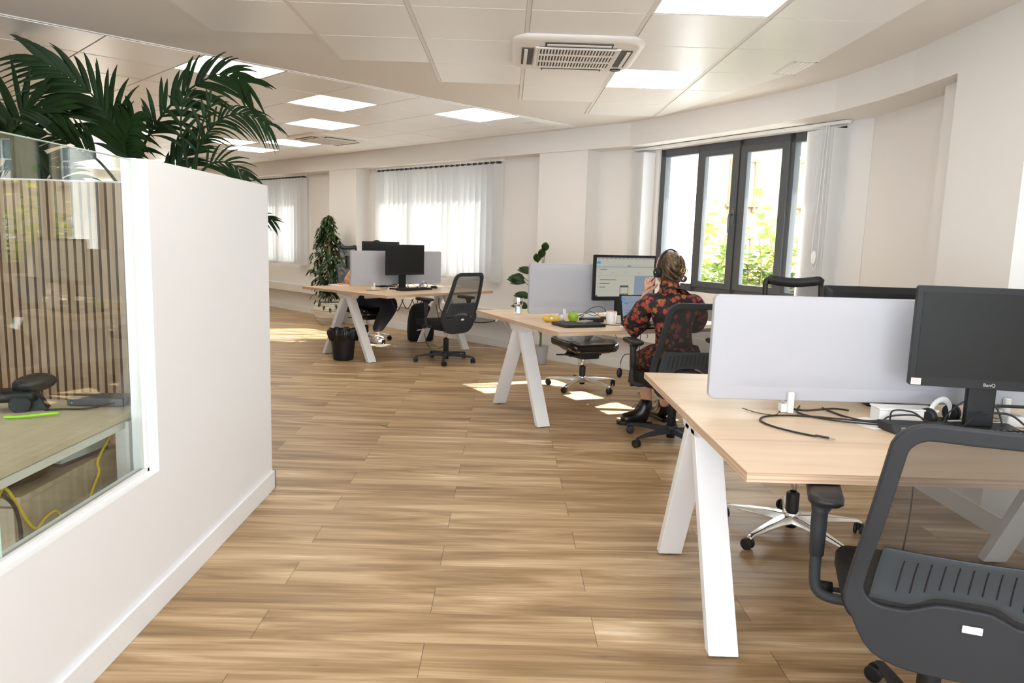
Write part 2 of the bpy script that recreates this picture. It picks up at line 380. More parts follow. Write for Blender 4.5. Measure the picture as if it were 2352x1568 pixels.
# low ledge and baseboards of the window side
m = MB(); m.M = MA; m.box(1.348, 16, -.10, 0, .345, .475); m.box(0, .66, -.10, 0, .345, .475); m.M = MBm; m.box(0, 2.4, -.10, 0, .345, .475)
struct(m, 'trim_5', WALL, bev=.006)
m = MB(); m.M = MA; m.box(1.36, 16, -.014, 0, 0, .10); m.box(.65, 1.36, -.226, -.212, 0, .10); m.box(0, .66, -.014, 0, 0, .10); m.box(.646, .66, -.226, 0, 0, .1); m.box(1.348, 1.362, -.226, 0, 0, .1)
m.box(4.96, 5.72, -.24, -.226, 0, .10); m.M = MBm; m.box(0, 2.4, -.014, 0, 0, .10)
struct(m, 'baseboard_back', BASEB)
m = MB(); m.box(2.386, 2.4, -4, 4.06, 0, .1); struct(m, 'baseboard_right', BASEB)

# ---- ceiling tiles (metal pans) with the T bars between them
def clip(poly, a, b, c):   # keep a*x+b*y<=c
    o = []
    for i in range(len(poly)):
        p, q = poly[i], poly[(i+1) % len(poly)]; dp = a*p[0]+b*p[1]-c; dq = a*q[0]+b*q[1]-c
        if dp <= 0: o.append(p)
        if dp*dq < 0: t = dp/(dp-dq); o.append((p[0]+(q[0]-p[0])*t, p[1]+(q[1]-p[1])*t))
    return o
lampsA = {(4, 2): 0, (4, -1): 0, (2, -4): 0, (5, -5): 0, (1, -7): 0}
tiles = MB(); bars = MB()
cx0, cp, ry0, rp = -1.80, .627, 3.345, .6165      # rows: r index 0 starts at 3.345
top = {0: 1, 1: 2, 2: 3, 3: 4, 4: 5, 5: 5, 6: 4}   # last row index per column
lamp_cells = []
lamp_cells += [(cx0+i*cp+cp/2, ry0+j*rp+rp/2, 0, .6, .6) for i, j in ((-3, -3), (-6, -2))]  # unseen panels beside the tile field, added to light the room
for i in range(0, 7):
    last = top.get(i, 1)
    for j in range(-11, last+1):
        x0 = cx0+i*cp; y0 = ry0+j*rp
        if (i, j) in ((4, 3), (4, 0), (1, -2), (4, -3), (2, -5), (5, -6)): lamp_cells.append((x0+cp/2, y0+rp/2, 0, .6, .6)); continue  # negative rows are unseen panels added to brighten the near room
        po = [(x0+.014, y0+.005), (x0+cp-.014, y0+.005), (x0+cp-.014, y0+rp-.005), (x0+.014, y0+rp-.005)]
        po = clip(po, .965, .262, 3.20)
        po = clip(po, 1, 0, 1.96)
        if len(po) >= 3: tiles.prism(po[::-1], H-.010, H+.01)
    x0 = cx0+i*cp; yb = ry0+(max(top.get(i, 1), top.get(i-1, 0))+1)*rp
    if i == 6: continue
    bars.box(x0-.012, x0+.012, ry0-11*rp, yb, H-.006, H+.01)
struct(tiles, 'ceiling', TILE, bev=.002, seg=1); struct(bars, 'ceiling', TBAR)
# second field turned to follow the back wall
tB = MB(); bB = MB(); ang = rad(43.6); O = Vector((-2.092, 5.187, 0)); MBt = T(*O)@R(ang); ep, pp = .608, .622
lampsB = [(0, 0), (2, 1), (3, 3), (4, 0), (4, 6), (4, 8), (3, 7), (1, 7), (0, 8), (4, 13), (-3, 3), (-5, 8)]
inv = MBt.inverted(); nA_l = inv.to_3x3()@nA; cA = (Vector((8.50*.5, 8.50*.5, 0))-O).dot(nA)
for i in range(-12, 8):
    for j in range(0, 19):
        if (i, j) in lampsB: c = MBt@Vector((i*ep+ep/2, j*pp+pp/2, 0)); lamp_cells.append((c.x, c.y, ang, .59, .6)); continue
        po = [(i*ep+.005, j*pp+.013), ((i+1)*ep-.005, j*pp+.013), ((i+1)*ep-.005, (j+1)*pp-.013), (i*ep+.005, (j+1)*pp-.013)]
        po = clip(po, nA_l.x, nA_l.y, cA)
        if len(po) < 3: continue
        if any((MBt@Vector((*p, 0))).x < -10.9 for p in po): continue
        tB.M = MBt; tB.prism(po[::-1], H-.010, H+.01)
for j in range(0, 19):
    po = clip([(-9*ep, j*pp-.011), (8*ep, j*pp-.011), (8*ep, j*pp+.011), (-9*ep, j*pp+.011)], nA_l.x, nA_l.y, cA)
    bB.M = MBt
    if len(po) >= 3 and j < 14: bB.prism(po[::-1], H-.006, H+.01)
struct(tB, 'ceiling', TILE, bev=.002, seg=1); struct(bB, 'ceiling', TBAR)

def ceiling_light(x, y, rz, lx, ly, label):
    t = empty('ceiling_light', (x, y, H), rz, label, 'ceiling light', 'square light panels in the tiled ceiling')
    f = MB(); a = .012
    for s in (-1, 1): f.box(s*lx/2-a/2 if s > 0 else -lx/2-a/2, s*lx/2+a/2, -ly/2, ly/2, -.008, .01); f.box(-lx/2, lx/2, s*ly/2-a/2, s*ly/2+a/2, -.008, .01)
    f.build('frame', TBAR, t)
    d = MB(); d.box(-lx/2+a/2, lx/2-a/2, -ly/2+a/2, ly/2-a/2, -.006, .004); d.build('diffuser', LIGHT, t)
lab = {}
for (x, y, rz, lx, ly) in lamp_cells:
    if rz == 0:
        if x > .7 and y > 5: l = 'glowing square ceiling panel just beyond the nearest air conditioner, left of the small right-hand vent'
        elif x > .7 and y > 3: l = 'glowing ceiling panel cut off by the top edge, right of the nearest air conditioner'
        else: l = 'unseen ceiling light panel added for fill, %s' % (('just overhead to the left' if x < -1.5 and x > -3 and y > 1.2 else 'above the aisle' if x < 0 else 'just overhead to the right') if y > 1 else 'above the far left of the entrance' if x < -2 else 'by the right-hand wall behind' if x > 1 else 'over the left of the entrance')
    else:
        l = None
    k = len(lab); lab[k] = (x, y)
    if rz:
        names = {(0, 0): 'nearest and largest light panel of the left ceiling field, palm tips crossing it',
                 (2, 1): 'light panel second from the front of the left ceiling field, right of the palm',
                 (3, 3): 'light panel behind the second one, in front of the distant air conditioner',
                 (4, 0): 'light panel furthest right in the left ceiling field, above the blind of the middle window',
                 (4, 6): 'light panel directly beyond the distant air conditioner',
                 (4, 8): 'small light panel in the last row above the far window, right of the palm tips',
                 (3, 7): 'light panel behind the drooping palm leaf tips on the right side of the palm',
                 (1, 7): 'light panel seen between the left and middle palm crowns',
                 (0, 8): 'light panel partly hidden by the left palm crown',
                 (4, 13): 'farthest light panel, just above the white partition top'}
        loc = MBt.inverted()@Vector((x, y, 0)); key = (round((loc.x-ep/2)/ep), round((loc.y-pp/2)/pp))
        l = names.get(key, 'light panel %s the shadowed ceiling field, left of the picture' % ('in the front of' if key[1] < 5 else 'at the back of'))
    ceiling_light(x, y, rz, lx, ly, l)

ACP = mat('air_conditioner_plastic', (.80, .77, .73), .35)
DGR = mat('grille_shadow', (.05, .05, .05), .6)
def air_con(x, y, rz, label):
    t = empty('air_conditioner', (x, y, H), rz, label, 'air conditioner', 'four-way ceiling cassette air conditioners')
    b = MB(); Lr = [(.80, 0, .14), (.80, -.016, .14), (.775, -.030, .13), (.70, -.040, .10)]
    rings = [[(px, py, z) for px, py in rrect(s, s, r, 6)] for s, z, r in Lr]
    n = len(rings[0]); v = sum(rings, [])
    b.add(v, [(k*n+i, k*n+(i+1) % n, (k+1)*n+(i+1) % n, (k+1)*n+i) for k in range(len(Lr)-1) for i in range(n)]+[tuple((len(Lr)-1)*n+i for i in range(n))])
    b.build('body', ACP, t, smooth=True)
    g = MB()
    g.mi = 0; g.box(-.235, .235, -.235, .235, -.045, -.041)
    g.mi = 1
    for i in range(25): xx = -.23+.46*i/24; g.box(xx-.0045, xx+.0045, -.23, .23, -.052, -.044)
    for yy in (-.235, -.08, .08, .235): g.box(-.24, .24, yy-.008, yy+.008, -.053, -.044)
    for xx in (-.245, .245): g.box(xx-.012, xx+.012, -.25, .25, -.052, -.042)
    g.build('grille', [DGR, ACP], t)
    for k in range(4):
        l = MB(); l.M = R(k*PI/2)
        l.mi = 0; l.box(-.20, .20, .265, .335, -.046, -.038); l.mi = 1; l.hexa([(-.19, .300, -.052), (.19, .300, -.052), (.19, .322, -.050), (-.19, .322, -.050)], [(-.19, .300, -.0465), (.19, .300, -.0465), (.19, .322, -.0462), (-.19, .322, -.0462)])
        l.build('louver', [DGR, ACP], t)
    e = MB(); e.M = T(.30, .30, -.038); e.lathe([(.035, -.008), (.04, 0)], n=20); e.build('sensor', GLOSSB, t)
air_con(.395, 4.79, 0, 'large white cassette air conditioner between two light panels, nearest of the four')
air_con(-2.27, 9.36, rad(43.6), 'white cassette air conditioner in the distant tiled field, right of two light panels')
air_con(-4.85, 7.42, rad(43.6), 'shadowed cassette air conditioner at the far left edge, left of the palm crown')
air_con(-5.05, 12.35, rad(43.6), 'farthest air conditioner, small, just above the white partition behind the palm')
def vent(M, label):
    t = empty('ceiling_vent', (0, 0, 0), 0, label, 'vent'); t.matrix_world = M
    f = MB()
    for s in (-1, 1): f.box(s*.075-.012, s*.075+.012, -.19, .19, -.008, .002); f.box(-.075, .075, s*.18-.012, s*.18+.012, -.008, .002)
    f.build('frame', ACP, t)
    for k in range(4): s = MB(); s.M = T(-.045+.03*k, 0, -.004)@R(.6, 'Y'); s.box(-.013, .013, -.17, .17, -.001, .001); s.build('slat', ACP, t)
vent(T(1.875, 5.01, H-.004), 'small rectangular white vent in the ceiling above the tall window')
vent(T(.30, 7.72, H-.004)@R(rad(-46)), 'small white vent at the right end of the distant tiled field')

# ---- white half-height partition with glass and the slatted wall behind
PX, PXi, PH = -1.205, -1.295, 1.573
m = MB(); m.M = Matrix(((0, 0, 1, 0), (1, 0, 0, 0), (0, 1, 0, 0), (0, 0, 0, 1))); m.prism([(-2.5, 0), (3.722, 0), (3.722, PH), (2.494, PH), (2.494, .497), (-2.5, .497)], PXi, PX); struct(m, 'wall_partition', PWHITE)
m = MB(); m.box(PX, PX+.014, -2.5, 3.736, 0, .098); m.box(PXi-.014, PX+.014, 3.722, 3.736, 0, .098); struct(m, 'baseboard_partition', PWHITE, bev=.002, seg=1)
m = MB(); m.box(-1.272, -1.240, -2.4, 2.494, .497, .509); m.box(-1.272, -1.240, 2.482, 2.494, .497, PH); struct(m, 'trim_6', WMETAL)
EDGE = mat('glass_edge', (.50, .66, .62), .15)
for k, (a, b) in enumerate(((1.755, 2.482), (.2, 1.745))):
    m = MB(); m.box(-1.262, -1.252, a, b, .509, PH-.004); o = struct(m, 'window_%d' % (5+k), PGLASS)
    e = MB(); e.box(-1.2615, -1.2525, a-.001, a+.001, .51, PH-.004); e.box(-1.2615, -1.2525, a, b, PH-.006, PH-.003); e.build('glass_edge', EDGE, o)
m = MB(); m.mi = 0; m.box(-5.2, PXi, 3.64, 3.70, 0, 1.555)
m.mi = 1
x = PXi-.02
while x > -5.15: m.box(x-.0275, x, 3.615, 3.64, .0, 1.558); x -= .0405
m.mi = 2; m.box(-5.2, PXi, 3.70, 3.72, 0, 1.57)
struct(m, 'wall_slatted', [FELT, SLATW, PWHITE])

# ---- windows
def casement(name, M, s0, s1, z0, z1, muls, handle=None, n0=.02, sash=None):
    t = empty(name); t['kind'] = 'structure'; t.matrix_world = Matrix.Identity(4)
    f = MB(); f.M = M; fw = .075
    f.box(s0, s1, n0, n0+.07, z1-fw, z1); f.box(s0, s1, n0, n0+.07, z0, z0+.07)
    f.box(s0, s0+.07, n0, n0+.07, z0, z1); f.box(s1-.07, s1, n0, n0+.07, z0, z1)
    for a in muls: f.box(a-.03, a+.03, n0, n0+.07, z0, z1)
    f.build('window_frame', GMETAL, t, bev=.003)
    ed = [s0+.07]+list(muls)+[s1-.07]
    for i in range(len(ed)-1):
        a = ed[i]+(.03 if i else 0); b = ed[i+1]-(.03 if i < len(ed)-2 else 0)
        if sash and i in sash:
            s = MB(); s.M = M; q = .055
            zz0, zz1 = z0+.05, z1-.06
            s.box(a-.02, a+q, n0-.02, n0+.03, zz0, zz1); s.box(b-q, b+.02, n0-.02, n0+.03, zz0, zz1)
            s.box(a+q, b-q, n0-.02, n0+.03, zz1-q, zz1); s.box(a+q, b-q, n0-.02, n0+.03, zz0, zz0+q)
            s.build('sash', GMETAL, t, bev=.004)
            a += q; b -= q
            g = MB(); g.M = M; g.box(a, b, n0+.005, n0+.009, zz0+q, zz1-q); g.build('pane', GLASS, t)
        else:
            g = MB(); g.M = M; g.box(a, b, n0+.03, n0+.034, z0+.07, z1-fw); g.build('pane', GLASS, t)
    if handle:
        h = MB(); h.M = M@T(handle, n0-.02, 1.60)
        h.box(-.014, .014, -.012, 0, -.07, .07); h.tube([(0, -.012, .02), (0, -.05, .02), (-.0, -.055, -.02), (0, -.055, -.14)], [.010, .010, .011, .008], 8)
        h.build('window_handle', mat('handle_grey', (.10, .11, .125), .3), t, smooth=True)
    return t
casement('window_1', MBm, .12, 2.20, ZS, 2.27, [.665, 1.165, 1.70], handle=1.135, sash=(1, 2))
casement('window_2', MA, 2.20, 4.56, ZS, 2.27, [2.98, 3.78])
casement('window_3', MA, 6.78, 9.14, ZS, 2.27, [7.56, 8.36])
casement('window_4', MA, 11.3, 13.6, ZS, 2.27, [12.05, 12.85])
Mr = frame(Vector((2.66, 3.46, 0)), Vector((0, -1, 0)), Vector((1, 0, 0)))
casement('window_7', Mr, 0, 2.56, ZS, 2.3, [.86, 1.7]); casement('window_8', Mr, 4.66, 6.86, ZS, 2.3, [5.4, 6.1])

# ---- vertical blinds
def blind(M, s0, s1, z0, z1, n, a0, label, group, seed, off=-.085, ends=(0, 0), mat_=None):
    rnd = random.Random(seed); t = empty('vertical_blind', (0, 0, 0), 0, label, 'blind', group)
    r = MB(); r.M = M; r.box(s0-.02, s1+.02, off-.02, off+.022, z1-.005, z1+.025); r.build('rail', WPLAS, t, bev=.004)
    h = MB(); h.M = M
    for i in range(n):
        s = s0+.06+(s1-s0-.12)*i/(n-1)
        a = a0+rnd.uniform(-.17, .17)*(1 if a0 < -.5 else .3)
        sl = MB(); sl.M = M@T(s, off, 0)@R(a)
        sl.grid(lambda u, v: ((u-.5)*.127, .006*math.sin(PI*u), z0+(z1-.03-z0)*v), 3, 1)
        sl.build('slat', mat_ or BLIND, t, smooth=True, fix=False)
        b = MB(); b.M = M@T(s, off, 0)@R(a); b.box(-.06, .06, -.003, .004, z0-.004, z0+.03); b.build('weight', BLINDO, t) if i % 1 == 0 else None
        h = MB(); h.M = M@T(s, off, 0)@R(a); h.box(-.03, .03, -.003, .003, z1-.032, z1-.004); h.build('hanger', DARKP, t)
    return t
blind(MA, 2.073, 4.647, .81, 2.275, 24, rad(-42), 'wide closed vertical blind over the middle window behind the far desk', 'vertical blinds on the two far windows', 3)
blind(MA, 6.67, 9.24, .81, 2.275, 24, rad(-42), 'closed vertical blind over the far window, right beside the white partition edge', 'vertical blinds on the two far windows', 5)
def blind_open():
    t = empty('vertical_blind', (0, 0, 0), 0, 'white vertical blind drawn open to both sides of the tall clear window', 'blind')
    M = MBm; off = -.075; z1 = 2.275
    r = MB(); r.M = M; r.box(-.16, 2.27, off-.022, off+.022, z1-.005, z1+.02); r.box(-.16, 2.27, off+.0, off+.06, z1+.018, z1+.024); r.build('rail', WPLAS, t, bev=.004)
    for i in range(9):
        for (s, a) in ((-.10+.022*i, rad(62)),) if i < 8 else ():
            sl = MB(); sl.M = M@T(s, off, 0)@R(a+.03*i); sl.grid(lambda u, v: ((u-.5)*.127, .006*math.sin(PI*u), .86+(z1-.03-.86)*v), 3, 1); sl.build('slat', BLINDO, t, smooth=True, fix=False)
    for i in range(13):
        s = 1.98+.019*i
        sl = MB(); sl.M = M@T(s, off, 0)@R(rad(12+5.0*i)); sl.grid(lambda u, v: ((u-.5)*.127, .006*math.sin(PI*u), .86+(z1-.03-.86)*v), 3, 1); sl.build('slat', BLINDO, t, smooth=True, fix=False)
    c = MB(); c.M = M
    P = [(2.13, off-.07, z1-.01), (2.12, off-.075, 1.8), (2.10, off-.08, 1.33), (2.115, off-.08, 1.20), (2.14, off-.08, 1.19), (2.155, off-.08, 1.33), (2.15, off-.075, 1.8), (2.15, off-.07, z1-.01)]
    c.tube(catmull(P, 8), .0025, 5); c.build('chain', WPLAS, t, smooth=True)
    c = MB(); c.M = M@T(2.128, off-.09, 1.275); c.ball((0, 0, 0), .03, 14, (.75, .35, 1.7)); c.build('chain_weight', WPLAS, t, smooth=True)
blind_open()
blind(Mr, -.0, 2.56, .84, 2.28, 24, rad(-7), 'unseen closed vertical blind on the right wall, added to keep sun off the near desk', None, 9)  # out of view, added to stop direct sun reaching the near desk
blind(Mr, 4.66, 6.86, .84, 2.28, 21, rad(-7), 'unseen closed vertical blind on the right wall behind the camera, added to block sun', None, 10)  # out of view as well, added to shut out the sun

# ---- outside: building across the street, ground, climbing plant
m = MB(); m.box(-60, 80, 7, 90, -4.2, -4.0); m.v = [(x, y, z) for x, y, z in m.v]; thing = struct(m, 'floor', mat('street_paving', (.16, .15, .14), .9))
t = empty('building', (10, 30, -4), rad(-3), 'cream rendered building seen through the tall window across the street', 'building')
def bpart(mb, name, mt, par=t): return mb.build(name, mt, par)
m = MB(); wins = []
xs = [-8.6, -5.9, -3.2, -.5, 2.2, 4.9, 7.6]; zs = [1.2, 4.0, 7.05]
m.box(-12, 12, .25, 6, 0, 11.5)
xcur = -12
for x in xs: m.box(xcur, x-.45, 0, .25, 0, 11.5); xcur = x+.45
m.box(xcur, 12, 0, .25, 0, 11.5)
for x in xs:
    zc = 0
    for z in zs: m.box(x-.45, x+.45, 0, .25, zc, z); zc = z+1.65
    m.box(x-.45, x+.45, 0, .25, zc, 11.5)
bpart(m, 'facade', FACADE)
WFR = mat('pale_window_frame', (.8, .8, .78), .5); DGL = mat('far_window_glass', (.25, .27, .27), .15)
for x in xs:
    for z in zs:
        s = MB(); s.box(x-.65, x+.65, -.22, 0, z-.14, z-.02); s.box(x-.55, x-.42, -.16, 0, z-.35, z-.14); s.box(x+.42, x+.55, -.16, 0, z-.35, z-.14)
        for q in (-.56, .46): s.box(x+q, x+q+.1, -.04, .0, z, z+1.75)
        s.box(x-.56, x+.56, -.05, 0, z+1.65, z+1.78)
        s.build('window_surround', FTRIM, t)
        wf = MB()
        for q in (-.45, -.03, .39): wf.box(x+q, x+q+.06, .14, .2, z, z+1.65)
        for q in (0, .8, 1.59): wf.box(x-.45, x+.45, .14, .2, z+q, z+q+.06)
        wo = wf.build('window', WFR, t); g = MB(); g.box(x-.45, x+.45, .18, .19, z, z+1.65); g.build('pane', DGL, wo)
t = empty('climbing_plant', (2.7, 8.75, -4), 0, 'sunlit climbing plant with yellow green lobed leaves outside the tall window', 'plant')
rnd = random.Random(11); lv = [MB(), MB()]; st = MB()
for k in range(9):
    x = -.65+k*.19; top_ = rnd.uniform(4.9, 6.0) if k not in (1, 5, 6) else rnd.uniform(5.6, 6.25)
    P = [(x*.3, 0, 0), (x*.7, .1, 2), (x, rnd.uniform(-.1, .2), 4), (x+rnd.uniform(-.15, .15), rnd.uniform(-.1, .2), 5), (x+rnd.uniform(-.2, .2), rnd.uniform(-.1, .2), top_)]
    P = catmull(P, 6); st.tube(P, [.022-.018*i/(len(P)-1) for i in range(len(P))], 6)
    for i, p in enumerate(P):
        if p.z < 3.6: continue
        dens = 26 if p.z < 5.1 else 9 if p.z < 5.6 else 4
        for q in range(dens):
            c = p+Vector((rnd.gauss(0, .15), rnd.gauss(0, .12), rnd.uniform(-.12, .12)))
            L = rnd.uniform(.06, .13); mb = lv[0 if rnd.random() < .68 else 1]
            a = rnd.uniform(0, 2*PI); tl = rnd.uniform(-.9, .5); mb.M = T(*c)@R(a)@R(tl, 'X')@Matrix.Diagonal((L, L, L, 1))
            pts = [(0, 0), (.35, -.2), (.55, .15), (.3, .25), (.45, .65), (.15, .55), (0, 1), (-.15, .55), (-.45, .65), (-.3, .25), (-.55, .15), (-.35, -.2)]
            n = len(mb.v); mb.add([(x_, y_, .12*abs(x_)) for x_, y_ in pts], [(0, i_, i_+1) for i_ in range(1, 11)])
o1 = lv[0].build('foliage', VINE, t, fix=False); o2 = lv[1].build('foliage', VINE2, t, fix=False)
st.build('stems', BARK, t, smooth=True)
# ------------------------------------------------------------ furniture
def desk(loc, rz, label, L=1.6):
    t = empty('work_desk', (*loc, 0), rz, label, 'desk', 'oak topped double desks with white slanted legs')
    m = MB(); m.mi = 0; m.box(0, L, -.745, .745, .7385, .740); m.mi = 1; m.box(0, L, -.745, .745, .712, .7385); m.build('tabletop', [DESKW, DESKE], t, bev=.001, seg=1)
    for x0 in (.035, L-.135):
        for s in (-1, 1):
            g = MB(); a, b = .42*s, .372*s; c, d = .062*s, .008*s
            lo, hi = (a, b) if a < b else (b, a); lt, ht = (c, d) if c < d else (d, c)
            g.hexa([(x0, lo, .006), (x0+.1, lo, .006), (x0+.1, hi, .006), (x0, hi, .006)], [(x0, lt, .675), (x0+.1, lt, .675), (x0+.1, ht, .675), (x0, ht, .675)])
            g.build('leg', WMETAL, t, bev=.003)
            f = MB(); f.lathe([(.016, 0), (.016, .008)], (x0+.05, (lo+hi)/2, 0), 14); f.build('foot', DARKP, t)
        g = MB(); g.hexa([(x0, -.09, .655), (x0+.1, -.09, .655), (x0+.1, .09, .655), (x0, .09, .655)], [(x0, -.155, .711), (x0+.1, -.155, .711), (x0+.1, .155, .711), (x0, .155, .711)])
        g.build('leg_bracket', WMETAL, t, bev=.002)
    for y in (-.25, .21): g = MB(); g.box(.135, L-.135, y, y+.04, .67, .7115); g.build('beam', WMETAL, t)
    return t
desk((.668, 2.64), 0, 'near oak desk with white slanted legs, at the right front of the room')
desk((.06, 5.482), rad(24), 'middle oak desk where the woman in the floral dress works')
desk((-1.7575, 7.84), rad(49), 'far oak desk with a black waste bin beside its front legs')

def divider(loc, rz, label, L=1.4):
    t = empty('desk_divider', (*loc, .74), rz, label, 'desk divider', 'grey felt privacy screens along the middle of the desks')
    m = MB(); pts = rrect(L, .385, .022, 5, L/2, .045+.1925)
    n = len(pts); ring = []
    for d, y in ((0, -.0155), (0, .0155)): ring.append([(x, y, z) for x, z in pts])
    m.add(ring[0]+ring[1], [(i, (i+1) % n, n+(i+1) % n, n+i) for i in range(n)]+[tuple(range(n)), tuple(range(n, 2*n))[::-1]])
    m.build('panel', DIVF, t, bev=.004)
    for s in (-1, 1):
        p = MB(); a, b, c, d = .025, L-.025, .095, .42
        def pad(u, v, s=s): 
            e = min(1, min(u, 1-u)*14)**.5*min(1, min(v, 1-v)*7)**.5
            return (a+(b-a)*u, s*(.0156+.007*e), c+(d-c)*v)
        p.grid(pad, 28, 14); p.build('padding', DIVF, t, smooth=True)
    for x in (.30, L-.30):
        c = MB(); c.box(x-.011, x+.011, -.040, -.019, .001, .080); c.box(x-.011, x+.011, .019, .040, .001, .080); c.box(x-.010, x+.010, -.022, .022, .0015, .0425); c.box(x-.032, x-.009, -.030, .010, .0015, .034)
        c.build('clamp', WPLAS, t, bev=.005, seg=3)
    return t
divider((.76, 2.64), 0, 'large pale grey desk divider on the near desk')
divider((.177, 5.534), rad(24), 'grey desk divider on the middle desk, behind the green apple')
divider((-1.683, 7.925), rad(49), 'grey desk divider on the far desk, behind the standing monitor', 1.34)

def text_mesh(txt, size, name, mt, parent, loc, rot, ext=.0004):
    c = bpy.data.curves.new(name, 'FONT'); c.body = txt; c.size = size; c.extrude = ext; c.align_x = 'CENTER'
    o = bpy.data.objects.new(name, c); COL.objects.link(o)
    me = bpy.data.meshes.new_from_object(o); bpy.data.objects.remove(o)
    me.materials.clear(); me.materials.append(mt)
    p = bpy.data.objects.new(name, me); COL.objects.link(p); p.parent = parent; p.location = loc; p.rotation_euler = rot; return p
GREYT = mat('pale_print', (.45, .45, .45), .5)
def monitor(loc, rz, w, h, z0, label, screen=SCREEN, back=False, logo=None, tag_=None, bez=.02):
    """z0 = bottom edge above the desk; screen faces local -y"""
    t = empty('monitor', (*loc, .74), rz, label, 'monitor')
    b = MB(); pts = rrect(w, h, .008, 3, 0, z0+h/2); n = len(pts)
    b.add([(x, 0, z) for x, z in pts]+[(x, .022, z) for x, z in pts]+[(x*.9, .045, z0+h/2+(z-z0-h/2)*.86) for x, z in pts],
          [(k*n+i, k*n+(i+1) % n, (k+1)*n+(i+1) % n, (k+1)*n+i) for k in (0, 1) for i in range(n)]+[tuple(range(n)), tuple(range(2*n, 3*n))[::-1]])
    b.build('housing', MONP, t, bev=.002)
    s = MB(); s.box(-w/2+bez, w/2-bez, -.0015, .002, z0+bez+.012, z0+h-bez); s.build('screen', screen, t)
    n_ = MB(); n_.box(-.045, .045, .045, .075, .01, z0+h*.55); n_.box(-.05, .05, .04, .08, z0+h*.3, z0+h*.7); n_.build('neck', MONP, t, bev=.006)
    f = MB(); q = rrect(.25, .19, .03, 5, 0, .06); f.prism([(x, y) for x, y in q], 0.0005, .014); f.build('stand_base', MONP, t, bev=.004)
    if logo: text_mesh(logo, .016, 'lettering', GREYT, t, (0, -.0008, z0+.010), (PI/2, 0, 0))
    return t
mon_near = monitor((1.640, 2.397), rad(-12.5), .50, .342, .150, 'large black monitor on the near desk with a white sticker in its corner', logo='BenQ')
st = MB(); st.box(-.243, -.212, -.003, -.001, .153, .176); so_ = st.build('sticker', PAPER, mon_near)
sl = MB(); [sl.box(-.240, -.240+q, -.0035, -.0028, z, z+.0018) for z, q in ((.171, .020), (.165, .023), (.160, .018))]; sl.build('print', mat('red_print', (.45, .30, .30), .6), so_)
monitor((1.56, 2.90), rad(176), .57, .33, .13, 'black monitor standing behind the pale near divider, only its top edge showing')
monitor((-1.135, 8.295), rad(49), .56, .34, .165, 'square black monitor with a dark screen in front of the far divider', logo='-')
monitor((-1.50, 8.74), rad(229), .55, .33, .20, 'black monitor behind the far divider beside the hidden person')

# ---- lit office screens
UI = mat('ui_page', (.02, .02, .02), .4, emit=((.50, .50, .42), .62)); UIB = mat('ui_blue_band', (.02, .02, .02), .4, emit=((.24, .33, .42), .55))
UIG = mat('ui_grey', (.02, .02, .02), .4, emit=((.30, .30, .28), .8)); UID = mat('ui_dark', (.02, .02, .02), .4, emit=((.05, .05, .07), .7))
UIL = mat('ui_line_blue', (.02, .02, .02), .4, emit=((.08, .13, .30), .8)); UIC = mat('ui_cloud', (.02, .02, .02), .4, emit=((.03, .22, .45), .9))
UIY = mat('ui_yellow', (.02, .02, .02), .4, emit=((.6, .5, .05), .9)); UIN = mat('ui_green', (.02, .02, .02), .4, emit=((.08, .4, .2), .9)); UILAP = mat('ui_laptop', (.02, .02, .02), .4, emit=((.25, .31, .42), .6))
def ui(parent, w, h, x0, z0, y=-.0022, page=UI, small=False):
    L = lambda mb, a, b, c, d, k: mb.box(x0+w*a, x0+w*b, y-.0003*k, y, z0+h*c, z0+h*d)
    mb = MB(); mats = [page, UIB, UIG, UIL, UID, UIC, UIY, UIN]
    mb.mi = 0; L(mb, 0, 1, 0, 1, 1)
    mb.mi = 2; L(mb, 0, 1, .965, 1, 2)
    for a in [i/14 for i in range(14)]: mb.mi = 4; L(mb, a+.01, a+.045, .975, .985, 3)
    mb.mi = 3; L(mb, 0, 1, .755, .768, 2); mb.mi = 2; L(mb, 0, 1, .535, .542, 2)
    mb.mi = 1; L(mb, .66 if not small else .8, 1, .0, .535, 2); L(mb, .53, .59, .77, .81, 2)
    rr = random.Random(4)
    for zc, n, q in ((.93, 7, .05), (.80, 12, .03), (.60, 4, .06), (.62, 4, .05), (.50, 2, .04), (.12, 4, .04)):
        for i in range(n): mb.mi = 2; a = .03+i*(.9 if zc > .55 else .55)/n; L(mb, a, a+q*rr.uniform(.6, 1.2), zc, zc+.012, 3)
    mb.mi = 4
    for zc, q in ((.69, .12), (.425, .28), (.33, .17), (.235, .10)): L(mb, .06, .06+q, zc, zc+.014, 3)
    for zc, k in ((.42, 6), (.325, 2), (.23, 7)): mb.mi = k; L(mb, .025, .04, zc, zc+.025, 3)
    mb.mi = 2; L(mb, .025, .045, .69, .725, 3)
    if not small:
        mb.mi = 4; L(mb, .41, .56, .0, .285, 3); mb.mi = 0; L(mb, .418, .552, .07, .235, 4); mb.mi = 7; L(mb, .45, .456, .03, .045, 5); mb.mi = 6; L(mb, .50, .51, .03, .05, 5)
        mb.mi = 4; L(mb, 0, .03, 0, .04, 3)
    o = mb.build('displayed_page', mats, parent)
    c = MB(); c.M = T(x0+w*.03, y-.0012, z0+h*.865)@R(PI/2, 'X'); [c.lathe([(r, -.0002), (r, .0002)], (dx, dy, 0), 14) for r, dx, dy in ((.0085, -.008, 0), (.011, .002, .004), (.008, .012, .001), (.007, .003, -.004))]
    c.build('cloud_emblem', UIC, parent); return o
mon_mid = monitor((.935, 5.700), rad(24), .57, .352, .155, 'monitor showing a pale web page in front of the woman with the headset', screen=UI)
ui(mon_mid, .53, .30, -.265, .187)
